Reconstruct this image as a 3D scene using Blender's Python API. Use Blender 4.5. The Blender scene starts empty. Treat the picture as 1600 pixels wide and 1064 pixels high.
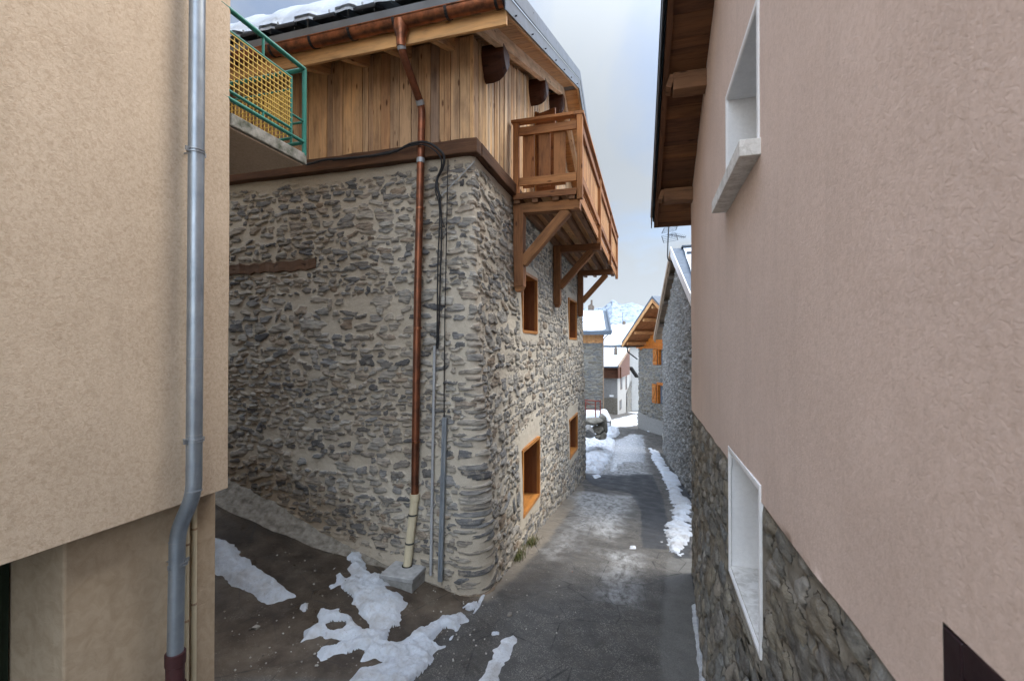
import bpy, math, random
import numpy as np
from mathutils import Vector, Matrix
random.seed(7)
rng = np.random.default_rng(11)
C = bpy.context.scene.collection
SC = bpy.context.scene
R = math.radians

# ------------------------------------------------------------------ camera
PSI, PITCH, FPX = R(16.4), R(0.47), 725.0
camd = bpy.data.cameras.new('camera')
cam = bpy.data.objects.new('camera', camd); C.objects.link(cam)
camd.sensor_width = 36.0; camd.lens = FPX / 1600 * 36
camd.clip_start = 0.05; camd.clip_end = 20000
cam.rotation_euler = (R(90) + PITCH, 0, PSI)
camd.dof.use_dof = True; camd.dof.focus_distance = 7.0; camd.dof.aperture_fstop = 3.2
SC.camera = cam
# ------------------------------------------------------------------ sky and sun
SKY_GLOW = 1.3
SUN_EL, SUN_AZ = R(50), R(56)          # azimuth from +Y towards +X
w = bpy.data.worlds.new('World'); SC.world = w; w.use_nodes = True
nt = w.node_tree; N = nt.nodes; L = nt.links
bg = N['Background']
sky = N.new('ShaderNodeTexSky'); sky.sky_type = 'NISHITA'; sky.sun_disc = False
sky.sun_elevation = SUN_EL; sky.sun_rotation = SUN_AZ; sky.altitude = 1500; sky.dust_density = 2.0
tc = N.new('ShaderNodeTexCoord')
sep = N.new('ShaderNodeSeparateXYZ'); L.new(tc.outputs['Generated'], sep.inputs[0])
def wm(op, a, b=None):
    n = N.new('ShaderNodeMath'); n.operation = op
    for i, v in enumerate((a, b)):
        if v is None: continue
        if isinstance(v, (int, float)): n.inputs[i].default_value = v
        else: L.new(v, n.inputs[i])
    return n.outputs[0]
zz = wm('ADD', wm('MAXIMUM', sep.outputs[2], 0.0), 0.22)
comb = N.new('ShaderNodeCombineXYZ')
L.new(wm('DIVIDE', sep.outputs[0], zz), comb.inputs[0]); L.new(wm('DIVIDE', sep.outputs[1], zz), comb.inputs[1])
mp = N.new('ShaderNodeMapping'); mp.inputs['Scale'].default_value = (1.0, 0.6, 1); mp.inputs['Rotation'].default_value = (0, 0, R(35)); mp.inputs['Location'].default_value = (2.3, 0.7, 0)
L.new(comb.outputs[0], mp.inputs[0])
cn = N.new('ShaderNodeTexNoise'); cn.inputs['Scale'].default_value = 1.3; cn.inputs['Detail'].default_value = 7; cn.inputs['Roughness'].default_value = 0.55; cn.inputs['Distortion'].default_value = 0.5
L.new(mp.outputs[0], cn.inputs['Vector'])
cr = N.new('ShaderNodeValToRGB'); cr.color_ramp.elements[0].position = 0.38; cr.color_ramp.elements[0].color = (0.25,)*3 + (1,)
cr.color_ramp.elements[1].position = 0.62; cr.color_ramp.elements[1].color = (1, 1, 1, 1)
L.new(cn.outputs[0], cr.inputs[0])
low = N.new('ShaderNodeMapRange'); low.inputs[1].default_value = 0.0; low.inputs[2].default_value = 0.5; low.inputs[3].default_value = 0.45; low.inputs[4].default_value = 0.0
L.new(sep.outputs[2], low.inputs[0])
fac = wm('MINIMUM', wm('ADD', cr.outputs[0], low.outputs[0]), 0.96)
mix = N.new('ShaderNodeMix'); mix.data_type = 'RGBA'
L.new(fac, mix.inputs[0]); sk2 = N.new('ShaderNodeVectorMath'); sk2.operation = 'SCALE'; L.new(sky.outputs[0], sk2.inputs[0]); sk2.inputs['Scale'].default_value = 1.9; L.new(sk2.outputs[0], mix.inputs[6]); mix.inputs[7].default_value = (5.9, 6.4, 6.9, 1)
sdir = (math.cos(SUN_EL) * math.sin(SUN_AZ), math.cos(SUN_EL) * math.cos(SUN_AZ), math.sin(SUN_EL))
dt = N.new('ShaderNodeVectorMath'); dt.operation = 'DOT_PRODUCT'; L.new(tc.outputs['Generated'], dt.inputs[0]); dt.inputs[1].default_value = sdir
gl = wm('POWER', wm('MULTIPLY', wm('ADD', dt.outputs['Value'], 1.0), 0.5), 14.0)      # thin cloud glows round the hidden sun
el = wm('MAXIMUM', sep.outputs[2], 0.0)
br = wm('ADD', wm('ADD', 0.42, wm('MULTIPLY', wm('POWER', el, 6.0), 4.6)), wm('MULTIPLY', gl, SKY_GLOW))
bk = wm('MULTIPLY', wm('POWER', wm('MAXIMUM', wm('MULTIPLY', sep.outputs[1], -1.0), 0.0), 1.3), 2.8); br = wm('ADD', br, bk)      # extra sky brightness added behind the camera as fill light for the walls
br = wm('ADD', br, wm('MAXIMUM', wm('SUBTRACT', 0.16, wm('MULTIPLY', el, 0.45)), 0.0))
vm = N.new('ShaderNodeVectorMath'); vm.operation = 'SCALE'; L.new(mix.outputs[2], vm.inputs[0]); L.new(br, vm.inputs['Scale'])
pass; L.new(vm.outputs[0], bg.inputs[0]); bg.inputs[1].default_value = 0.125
sund = bpy.data.lights.new('sun', 'SUN'); sund.energy = 2.1; sund.angle = R(26); sund.color = (1, 0.93, 0.82)
sun = bpy.data.objects.new('sun', sund); C.objects.link(sun)
sd = Vector((math.cos(SUN_EL) * math.sin(SUN_AZ), math.cos(SUN_EL) * math.cos(SUN_AZ), math.sin(SUN_EL)))
sun.rotation_euler = sd.to_track_quat('Z', 'Y').to_euler(); sun.location = (0, 0, 30)
SC.view_settings.view_transform = 'Standard'; SC.view_settings.look = 'None'
SC.view_settings.exposure = 0.7; SC.view_settings.gamma = 1.0

# ------------------------------------------------------------------ calibration helpers (survey of the place)
RM = np.array(cam.rotation_euler.to_matrix())
def ray(u, v):
    d = RM @ np.array([(u - 800) / FPX, -(v - 532) / FPX, -1.0]); return d
def P(u, v, t): return Vector(ray(u, v) * t)
def PX(u, v, X): d = ray(u, v); return Vector(d * (X / d[0]))
def PY(u, v, Y): d = ray(u, v); return Vector(d * (Y / d[1]))

_TB = {}
def vnoise(x, y, seed=0):
    if seed not in _TB: _TB[seed] = np.random.default_rng(seed + 1000).random(65536).astype(np.float32)
    T = _TB[seed]; x = np.asarray(x, float); y = np.asarray(y, float)
    fx0 = np.floor(x); fy0 = np.floor(y); fx = (x - fx0).astype(np.float32); fy = (y - fy0).astype(np.float32)
    ix = fx0.astype(np.int64) & 255; iy = (fy0.astype(np.int64) & 255) << 8
    ix1 = (ix + 1) & 255; iy1 = (iy + 256) & 65535
    fx = fx * fx * (3 - 2 * fx); fy = fy * fy * (3 - 2 * fy)
    a = T[ix + iy]; b = T[ix1 + iy]; c = T[ix + iy1]; d = T[ix1 + iy1]
    a = a + (b - a) * fx; c = c + (d - c) * fx
    return a + (c - a) * fy
def fbm(x, y, seed=0, oct=4, g=0.5):
    s = 0; a = 1; t = 0
    for i in range(oct):
        s = s + a * vnoise(x * 2 ** i, y * 2 ** i, seed + i * 17); t += a; a *= g
    return s / t
def sstep(a, b, x):
    t = np.clip((x - a) / (b - a), 0, 1); return t * t * (3 - 2 * t)

GY = [-60, 0, 5.4, 15.2, 22, 33, 40, 57, 90, 200, 900, 9000]
GZ = [2.0, -2.68, -3.0, -4.37, -5.02, -5.78, -6.35, -8.2, -12, -40, -160, -300]
LX = [-60, -12, -8, -5.9, -4.2, -3.2, -2.2, 0]
LZ = [12, 2.9, 1.55, 0.87, 0.35, 0.18, 0.0, 0]
def ground(X, Y):
    X = np.asarray(X, float); Y = np.asarray(Y, float)
    z = np.interp(Y, GY, GZ)
    rise = np.interp(X, LX, LZ) * sstep(2.6, 5.2, Y) * (1 - 0.75 * sstep(14, 18, Y))
    z = z + rise
    near = (1 - sstep(30, 60, Y))
    z = z - 0.06 * np.clip(X + 2.2, 0, 3.2) * near * sstep(3, 5, Y)
    z = z + 0.035 * (fbm(X * 0.9, Y * 0.9, 3, 3) - 0.5) + 0.012 * (fbm(X * 7, Y * 7, 9, 3) - 0.5)
    return z
def G(u, v):
    d = ray(u, v); t = 1.0
    for _ in range(400):
        z = float(ground(d[0] * t, d[1] * t))
        if d[2] * t <= z: break
        t += 0.01 * t
    lo, hi = t / 1.012, t
    for _ in range(20):
        m = (lo + hi) / 2
        if d[2] * m <= float(ground(d[0] * m, d[1] * m)): hi = m
        else: lo = m
    return (d[0] * hi, d[1] * hi)

# ------------------------------------------------------------------ object helpers
def tag(o, label=None, cat=None, group=None, kind=None):
    if label: o['label'] = label
    if cat: o['category'] = cat
    if group: o['group'] = group
    if kind: o['kind'] = kind
    return o
def thing(name, label, cat, loc=(0, 0, 0), group=None):
    o = bpy.data.objects.new(name, None); C.objects.link(o); o.location = loc; o.empty_display_size = 0.2
    return tag(o, label, cat, group)
def root_loc(p):
    v = Vector((0, 0, 0))
    while p is not None: v += p.location; p = p.parent
    return v
def link(name, me, mat, parent=None, smooth=False, origin=None):
    """mesh given in world coordinates; the object origin is put at parent's origin (or `origin`)"""
    o = bpy.data.objects.new(name, me); C.objects.link(o)
    if mat: me.materials.append(mat)
    if parent is not None:
        off = root_loc(parent); o.parent = parent
    else:
        off = Vector(origin) if origin is not None else Vector((0, 0, 0)); o.location = off
    me.transform(Matrix.Translation(-off))
    if smooth: me.polygons.foreach_set('use_smooth', [True] * len(me.polygons))
    me.update()
    return o
def arr_mesh(name, V, F, attrs=None):
    me = bpy.data.meshes.new(name); V = np.asarray(V, np.float32); F = np.asarray(F, np.int32)
    me.vertices.add(len(V)); me.vertices.foreach_set('co', V.ravel())
    k = F.shape[1]; me.loops.add(F.size); me.loops.foreach_set('vertex_index', F.ravel())
    me.polygons.add(len(F)); me.polygons.foreach_set('loop_start', np.arange(0, F.size, k, dtype=np.int32))
    me.update(calc_edges=True)
    for n, a in (attrs or {}).items():
        at = me.attributes.new(n, 'FLOAT', 'POINT'); at.data.foreach_set('value', np.asarray(a, np.float32).ravel())
    me.validate(); return me
def grid_faces(nr, nc, keep=None):
    idx = np.arange(nr * nc).reshape(nr, nc)
    F = np.stack([idx[:-1, :-1], idx[:-1, 1:], idx[1:, 1:], idx[1:, :-1]], -1)
    F = F.reshape(-1, 4) if keep is None else F[keep]
    return F
def compact(V, F, attrs):
    used = np.unique(F); m = -np.ones(len(V), np.int64); m[used] = np.arange(len(used))
    return V[used], m[F], {k: np.asarray(a).ravel()[used] for k, a in attrs.items()}

class MB:
    """collects boxes, beams, tubes; every vertex also stores gc (grain coordinates) and rnd"""
    def __init__(s): s.v = []; s.f = []; s.gc = []; s.rn = []
    def add(s, vs, fs, gcs=None, rn=None):
        b = len(s.v); rn = random.random() if rn is None else rn
        s.v += [tuple(p) for p in vs]; s.f += [tuple(b + i for i in f) for f in fs]
        off = Vector((random.uniform(0, 40), random.uniform(0, 40), random.uniform(0, 40)))
        if gcs is None: gcs = vs
        s.gc += [tuple(Vector(g) + off) for g in gcs]; s.rn += [rn] * len(vs)
        return s
    def prism(s, p0, p1, prof, up=(0, 0, 1), rn=None, nseg=1, wob=0):
        """sweep a closed 2D profile [(side, up)] from p0 to p1"""
        p0 = Vector(p0); p1 = Vector(p1); d = (p1 - p0); Ln = d.length; d.normalize()
        up = Vector(up); sd_ = d.cross(up)
        if sd_.length < 1e-4: sd_ = d.cross(Vector((0, 1, 0)))
        sd_.normalize(); up = sd_.cross(d)
        n = len(prof); vs = []; gs = []
        for k in range(nseg + 1):
            t = k / nseg
            jx, jz = (random.uniform(-wob, wob), random.uniform(-wob, wob)) if wob else (0, 0)
            for (a, b) in prof:
                vs.append(p0 + d * (Ln * t) + sd_ * (a + jx + random.uniform(-wob, wob) * .5) + up * (b + jz + random.uniform(-wob, wob) * .5)); gs.append(Vector((Ln * t, a, b)))
        fs = []
        for k in range(nseg):
            for i in range(n):
                j = (i + 1) % n; fs.append((k * n + i, k * n + j, (k + 1) * n + j, (k + 1) * n + i))
        fs.append(tuple(range(n))[::-1]); fs.append(tuple(nseg * n + i for i in range(n)))
        return s.add(vs, fs, gs, rn)
    def beam(s, p0, p1, w_, h_, up=(0, 0, 1), rn=None, nseg=1, wob=0):
        a, b = w_ / 2, h_ / 2
        return s.prism(p0, p1, [(-a, -b), (a, -b), (a, b), (-a, b)], up, rn, nseg, wob)
    def box(s, lo, hi, rn=None, axis=None):
        lo = Vector(lo); hi = Vector(hi); e = hi - lo
        if axis is None: axis = max(range(3), key=lambda i: e[i])
        o = [axis] + [i for i in range(3) if i != axis]
        vs = [Vector((x, y, z)) for x in (lo.x, hi.x) for y in (lo.y, hi.y) for z in (lo.z, hi.z)]
        fs = [(0, 1, 3, 2), (4, 6, 7, 5), (0, 4, 5, 1), (2, 3, 7, 6), (0, 2, 6, 4), (1, 5, 7, 3)]
        return s.add(vs, fs, [Vector((p[o[0]], p[o[1]], p[o[2]])) for p in vs], rn)
    def tube(s, pts, r, n=12, cap=True, rn=None):
        pts = [Vector(p) for p in pts]; m = len(pts); rs = r if isinstance(r, (list, tuple)) else [r] * m
        vs = []; gs = []; Ln = 0; prev = None
        for k, p in enumerate(pts):
            d = (pts[min(k + 1, m - 1)] - pts[max(k - 1, 0)]).normalized()
            if prev is None:
                a = d.cross(Vector((0.13, 0.31, 0.94)));
                if a.length < .2: a = d.cross(Vector((1, 0, 0)))
            else: a = prev - d * prev.dot(d)
            a.normalize(); b = d.cross(a); prev = a
            if k: Ln += (p - pts[k - 1]).length
            for i in range(n):
                th = 2 * math.pi * i / n; o = a * math.cos(th) + b * math.sin(th)
                vs.append(p + o * rs[k]); gs.append(Vector((Ln, o.x * rs[k], o.y * rs[k])))
        fs = [(k * n + i, k * n + (i + 1) % n, (k + 1) * n + (i + 1) % n, (k + 1) * n + i) for k in range(m - 1) for i in range(n)]
        if cap: fs += [tuple(range(n))[::-1], tuple((m - 1) * n + i for i in range(n))]
        return s.add(vs, fs, gs, rn)
    def poly(s, pts, depth, rn=None):
        """planar polygon extruded by vector depth"""
        pts = [Vector(p) for p in pts]; depth = Vector(depth); n = len(pts)
        vs = pts + [p + depth for p in pts]
        fs = [tuple(range(n))[::-1], tuple(n + i for i in range(n))] + [(i, (i + 1) % n, n + (i + 1) % n, n + i) for i in range(n)]
        return s.add(vs, fs, None, rn)
    def build(s, name, mat, parent=None, smooth=False, bevel=0, origin=None):
        me = bpy.data.meshes.new(name); me.from_pydata(s.v, [], s.f)
        a = me.attributes.new('gc', 'FLOAT_VECTOR', 'POINT'); a.data.foreach_set('vector', np.array(s.gc, np.float32).ravel())
        a = me.attributes.new('rnd', 'FLOAT', 'POINT'); a.data.foreach_set('value', np.array(s.rn, np.float32))
        import bmesh
        bm = bmesh.new(); bm.from_mesh(me); bmesh.ops.recalc_face_normals(bm, faces=bm.faces); bm.to_mesh(me); bm.free()
        o = link(name, me, mat, parent, False, origin)
        if smooth:
            me.polygons.foreach_set('use_smooth', [True] * len(me.polygons)); me.update()
            md = o.modifiers.new('es', 'EDGE_SPLIT'); md.split_angle = R(40)
        if bevel:
            md = o.modifiers.new('bv', 'BEVEL'); md.width = bevel; md.segments = 2; md.limit_method = 'ANGLE'; md.angle_limit = R(40)
        return o
def arc_path(pts, r=0.08, n=5):
    """polyline with rounded corners"""
    pts = [Vector(p) for p in pts]; out = [pts[0]]
    for i in range(1, len(pts) - 1):
        a = (pts[i - 1] - pts[i]); b = (pts[i + 1] - pts[i]); rr = min(r, a.length * .45, b.length * .45)
        a = pts[i] + a.normalized() * rr; b = pts[i] + b.normalized() * rr
        for k in range(n + 1):
            t = k / n; out.append((1 - t) ** 2 * a + 2 * t * (1 - t) * pts[i] + t * t * b)
    return out + [pts[-1]]

# ------------------------------------------------------------------ materials
class Mat:
    def __init__(s, name):
        s.m = bpy.data.materials.new(name); s.m.use_nodes = True; s.t = s.m.node_tree
        s.b = s.t.nodes['Principled BSDF']; s.b.inputs['Roughness'].default_value = 0.8
        s.b.inputs['Specular IOR Level'].default_value = 0.3
    def n(s, ty, **kw):
        x = s.t.nodes.new('ShaderNode' + ty)
        for k, v in kw.items():
            if hasattr(x, k) and not k[0].isupper(): setattr(x, k, v)
            else: s.set(x.inputs[k.replace('_', ' ')], v)
        return x
    def set(s, inp, v):
        if hasattr(v, 'is_output') or isinstance(v, bpy.types.NodeSocket): s.t.links.new(v, inp)
        else:
            if isinstance(v, tuple) and len(v) == 3 and inp.type == 'RGBA': v = v + (1,)
            inp.default_value = v
    def attr(s, nm, vec=False):
        a = s.t.nodes.new('ShaderNodeAttribute'); a.attribute_name = nm; return a.outputs['Vector' if vec else 'Fac']
    def obj(s): return s.t.nodes.new('ShaderNodeTexCoord').outputs['Object']
    def mapv(s, vec, sc=(1, 1, 1), loc=(0, 0, 0)):
        x = s.t.nodes.new('ShaderNodeMapping'); s.set(x.inputs['Vector'], vec); x.inputs['Scale'].default_value = sc; x.inputs['Location'].default_value = loc; return x.outputs[0]
    def noise(s, vec, scale, det=4, rough=.55, dist=0):
        x = s.t.nodes.new('ShaderNodeTexNoise'); s.set(x.inputs['Vector'], vec)
        for k, v in (('Scale', scale), ('Detail', det), ('Roughness', rough), ('Distortion', dist)): x.inputs[k].default_value = v
        return x.outputs['Fac']
    def voro(s, vec, scale, feat='F1', out='Distance'):
        x = s.t.nodes.new('ShaderNodeTexVoronoi'); x.feature = feat; s.set(x.inputs['Vector'], vec); x.inputs['Scale'].default_value = scale; return x.outputs[out]
    def ramp(s, f, stops):
        x = s.t.nodes.new('ShaderNodeValToRGB'); s.set(x.inputs[0], f); e = x.color_ramp.elements
        while len(e) < len(stops): e.new(0.5)
        for i, (p, c) in enumerate(stops):
            e[i].position = p; e[i].color = (tuple(c) + (1,)) if not isinstance(c, (int, float)) else (c, c, c, 1)
        return x.outputs[0]
    def mr(s, f, a, b, c=0., d=1.):
        x = s.t.nodes.new('ShaderNodeMapRange'); s.set(x.inputs[0], f)
        for i, v in enumerate((a, b, c, d)): x.inputs[i + 1].default_value = v
        return x.outputs[0]
    def mix(s, f, a, b, mode='MIX'):
        x = s.t.nodes.new('ShaderNodeMix'); x.data_type = 'RGBA'; x.blend_type = mode
        s.set(x.inputs[0], f); s.set(x.inputs[6], a); s.set(x.inputs[7], b); return x.outputs[2]
    def math(s, op, a, b=0.0, cl=False):
        x = s.t.nodes.new('ShaderNodeMath'); x.operation = op; s.set(x.inputs[0], a); s.set(x.inputs[1], b); x.use_clamp = cl; return x.outputs[0]
    def bump(s, h, dist, strength=1.0, nrm=None):
        x = s.t.nodes.new('ShaderNodeBump'); s.set(x.inputs['Height'], h); x.inputs['Distance'].default_value = dist; x.inputs['Strength'].default_value = strength
        if nrm is not None: s.set(x.inputs['Normal'], nrm)
        return x.outputs[0]
    def out(s, col=None, rough=None, nrm=None, metal=None):
        if col is not None: s.set(s.b.inputs['Base Color'], col)
        if rough is not None: s.set(s.b.inputs['Roughness'], rough)
        if nrm is not None: s.set(s.b.inputs['Normal'], nrm)
        if metal is not None: s.set(s.b.inputs['Metallic'], metal)
        return s.m

def plaster(name, c1, c2, scale=26, bd=0.006, stain=None):
    m = Mat(name); o = m.obj()
    d = m.noise(o, 3.0, 3); 
    wv = m.noise(m.mapv(o, (1, 1, 1.25)), scale, 5, .62, 0.9)
    big = m.noise(o, 0.9, 4, .6)
    c = m.mix(m.ramp(m.noise(o, scale * .8, 4, .65, .8), [(.34, 0), (.60, 1)]), c2, c1)
    c = m.mix(m.ramp(big, [(.3, .28), (.7, 0)]), c, tuple(x * .78 for x in c2))
    c = m.mix(m.ramp(m.noise(m.mapv(o, (6, 6, .5)), 1.2, 4, .6), [(.5, 0), (.75, .22)]), c, stain or tuple(x * .7 for x in c2))
    c = m.mix(m.ramp(m.noise(m.mapv(o, (9, 9, .35), (3, 7, 1)), 1.0, 5, .65), [(.58, 0), (.78, .14)]), c, tuple(x * .62 for x in c2))
    c = m.mix(m.ramp(m.noise(m.mapv(o, (1.2, 1.2, 1.0), (5, 2, 8)), 1.0, 6, .7), [(.50, 0), (.72, .25)]), c, tuple(min(1, x * 1.18) for x in c1))
    n1 = m.bump(m.ramp(wv, [(.35, 0), (.52, .8), (.7, 1)]), bd, .9)
    n2 = m.bump(m.noise(o, 140, 3, .6), .0015, .6, n1)
    return m.out(c, .93, n2)
M = {}
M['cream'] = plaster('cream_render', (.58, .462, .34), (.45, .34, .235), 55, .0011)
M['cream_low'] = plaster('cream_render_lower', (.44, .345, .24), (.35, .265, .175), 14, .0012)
M['pink'] = plaster('pink_render', (.73, .58, .50), (.62, .48, .40), 55, .0009)
M['white'] = plaster('white_paint', (.86, .86, .86), (.80, .80, .80), 40, .0006)
M['white_dirty'] = plaster('white_sill_concrete', (.78, .77, .74), (.52, .5, .46), 18, .002)
M['grey_render'] = plaster('grey_render', (.30, .295, .285), (.23, .225, .215), 9, .004)
M['white_render'] = plaster('white_render', (.46, .45, .425), (.38, .37, .35), 9, .004)
M['pink_render_far'] = plaster('pale_pink_render', (.6, .53, .5), (.55, .48, .45), 9, .003)
def stone_mat(name, cols, mort1, mort2, warm=0.5, rel=.012, sc=1.0, spots=.5, lay=38):
    m = Mat(name); o = m.obj(); ms = m.attr('stone'); rn = m.attr('rnd')
    st = m.ramp(rn, [(i / (len(cols) - 1), c) for i, c in enumerate(cols)])
    streak = m.noise(m.mapv(o, (5, 5, lay)), 1.2 * sc, 5, .65, .6)
    st = m.mix(m.ramp(streak, [(.36, .75), (.55, 0)]), st, tuple(x * .42 for x in cols[0]))
    st = m.mix(m.ramp(m.noise(o, 22 * sc, 5, .7), [(.55, 0), (.72, .55)]), st, tuple(min(1, x * 1.7) for x in cols[-1]))
    lick = m.noise(m.mapv(o, (3, 3, 5)), 3 * sc, 4, .7)
    mt = m.mix(m.noise(o, 3.0, 5, .6), mort1, mort2)
    mt = m.mix(m.ramp(m.noise(o, 90, 3, .7), [(.35, .35), (.6, 0)]), mt, tuple(x * .55 for x in mort2))
    mask = m.math('ADD', ms, m.math('MULTIPLY', m.math('SUBTRACT', m.noise(m.mapv(o, (18, 18, 34)), 1.0, 4, .7), .5), 1.1))
    mask = m.ramp(mask, [(.40, 0), (.56, 1)])
    c = m.mix(mask, mt, st)
    c = m.mix(m.math('MULTIPLY', m.ramp(lick, [(.52, 0), (.66, 1)]), spots * .5), c, mt)
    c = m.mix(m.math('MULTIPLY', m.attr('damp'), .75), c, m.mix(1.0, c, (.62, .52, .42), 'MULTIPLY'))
    h = m.math('ADD', m.math('MULTIPLY', mask, m.math('ADD', m.noise(m.mapv(o, (14, 14, 22 + lay)), 1.2 * sc, 6, .7, .5), .25)), m.math('MULTIPLY', m.noise(o, 60, 4, .7), .25))
    return m.out(c, .9, m.bump(h, rel, 1.0))
M['rubble'] = stone_mat('lime_pointed_rubble', [(.13, .132, .135), (.36, .34, .295), (.21, .207, .20), (.43, .40, .345), (.26, .195, .135), (.47, .44, .38), (.26, .26, .255), (.09, .092, .097), (.38, .34, .28), (.17, .165, .155)], (.56, .505, .415), (.44, .395, .32), spots=1.0)
M['rubble_dark'] = stone_mat('dark_flush_rubble', [(.13, .12, .105), (.22, .205, .17), (.16, .165, .16), (.28, .25, .19), (.17, .14, .10), (.34, .31, .26), (.19, .19, .185)], (.30, .275, .225), (.20, .18, .15), rel=.015, spots=1.0, lay=9)
M['rubble_grey'] = stone_mat('grey_dry_rubble', [(.19, .188, .18), (.31, .305, .29), (.25, .248, .24), (.40, .39, .365), (.22, .195, .165), (.34, .33, .31)], (.29, .28, .26), (.18, .175, .165), rel=.012, spots=.3)
M['rubble_far'] = stone_mat('brown_grey_rubble', [(.13, .135, .14), (.2, .195, .18), (.165, .17, .175), (.29, .26, .2), (.15, .13, .1), (.24, .23, .21)], (.3, .285, .25), (.2, .19, .17), rel=.03, spots=.2)

def wood(name, cols, dark=.35, rough=.72, grain=1.0, knots=True, bd=.002):
    m = Mat(name); g = m.attr('gc', True); rn = m.attr('rnd')
    c = m.ramp(rn, [(i / max(1, len(cols) - 1), x) for i, x in enumerate(cols)])
    base = cols[0]
    warp = m.noise(m.mapv(g, (1.5, 6, 6)), 1.0, 3)
    gr = m.noise(m.mapv(g, (1.0 * grain, 26 * grain, 26 * grain)), 1.0, 6, .72, .8)
    wv = m.n('TexWave'); wv.wave_type = 'BANDS'; wv.bands_direction = 'Y'
    m.set(wv.inputs['Vector'], m.mapv(g, (.6, 12, 5))); wv.inputs['Scale'].default_value = 2.0; wv.inputs['Distortion'].default_value = 5; wv.inputs['Detail'].default_value = 3
    dk = tuple(x * dark for x in (.9, .8, .7))
    f = m.math('ADD', m.math('MULTIPLY', m.ramp(gr, [(.34, 1), (.52, 0)]), .62), m.math('MULTIPLY', wv.outputs['Fac'], .2))
    c2 = m.mix(f, c, m.mix(1.0, c, (dark, dark * .86, dark * .78), 'MULTIPLY'))
    c2 = m.mix(m.ramp(m.noise(m.mapv(g, (2.2, 9, 9)), 1.0, 5, .65), [(.48, 0), (.68, .7)]), c2, m.mix(1.0, c, (.40, .37, .38), 'MULTIPLY'))
    c2 = m.mix(m.ramp(m.noise(m.mapv(g, (1.2, 7, 7), (9, 9, 9)), 1.0, 4, .6), [(.52, 0), (.72, .6)]), c2, m.mix(1.0, c, (1.45, 1.35, 1.2), 'MULTIPLY'))
    if knots:
        kd = m.voro(m.mapv(g, (2.6, 8.5, 8.5)), 1.0)
        c2 = m.mix(m.ramp(kd, [(.07, .95), (.15, 0)]), c2, m.mix(1.0, c, (.22, .15, .11), 'MULTIPLY'))
    assert len(cols) > 1
    return m.out(c2, rough, m.bump(m.math('SUBTRACT', gr, m.math('MULTIPLY', wv.outputs['Fac'], .2)), bd, .9))
M['clad'] = wood('reclaimed_larch_cladding', [(.40, .215, .105), (.66, .41, .20), (.44, .26, .14), (.72, .51, .29), (.34, .205, .12), (.66, .40, .19), (.27, .18, .125), (.72, .47, .25), (.42, .26, .15), (.56, .32, .15)], .42)
M['brk'] = wood('bracket_timber', [(.27, .12, .05), (.20, .09, .04), (.32, .15, .06)], .3, .75, bd=.005)
M['clad_gable'] = wood('weathered_gable_cladding', [(.46, .28, .14), (.70, .50, .29), (.36, .23, .13), (.72, .57, .39), (.27, .175, .10), (.62, .40, .19), (.75, .62, .46), (.40, .28, .18), (.58, .40, .22)], .45)
M['beam'] = wood('old_brown_beam', [(.11, .05, .023), (.075, .036, .019), (.14, .065, .03)], .25, .8, .8, bd=.006)
M['balc'] = wood('balcony_timber', [(.35, .145, .052), (.48, .22, .08), (.26, .11, .042), (.40, .175, .065)], .32, .7, bd=.004)
M['balc_light'] = wood('balcony_inner_boards', [(.56, .30, .12), (.46, .22, .085), (.62, .36, .16)], .45, .7)
M['new_wood'] = wood('new_spruce', [(.60, .36, .165), (.55, .32, .14)], .65, .6, .7)
M['soffit'] = wood('soffit_spruce', [(.58, .35, .17), (.52, .31, .145), (.62, .4, .21)], .6, .65)
M['pale_wood'] = wood('pale_spruce_rafter', [(.62, .46, .30), (.58, .42, .27)], .7, .7)
M['purlin'] = wood('dark_stained_purlin', [(.06, .022, .012), (.075, .028, .015)], .4, .45)
M['wframe'] = wood('varnished_window_wood', [(.46, .20, .05), (.42, .18, .045)], .6, .45, .8, False, .0008)
M['wdark'] = wood('reddish_inner_window_wood', [(.22, .085, .03), (.19, .07, .025)], .6, .5, .8, False, .0008)
M['old_soffit'] = wood('old_dark_soffit_boards', [(.15, .065, .03), (.11, .05, .025), (.19, .085, .035), (.085, .04, .022)], .3, .8)
M['old_beam'] = wood('old_purlin_wood', [(.24, .125, .065), (.2, .105, .055)], .4, .8, .8)
M['orange'] = wood('orange_varnished_wood', [(.46, .15, .018), (.42, .13, .016)], .6, .5, .6)
M['redbrown'] = wood('red_brown_boards', [(.15, .06, .03), (.12, .05, .026)], .6, .6, .6)
M['grey_wood'] = wood('grey_weathered_wood', [(.2, .17, .14), (.16, .13, .11)], .5, .8, .6)
M['grey_brown'] = wood('grey_brown_fascia', [(.36, .27, .19), (.3, .22, .15)], .5, .8, .6)
M['lintel'] = wood('weathered_lintel', [(.20, .125, .08), (.16, .095, .06)], .3, .9, .8, bd=.008)

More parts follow.
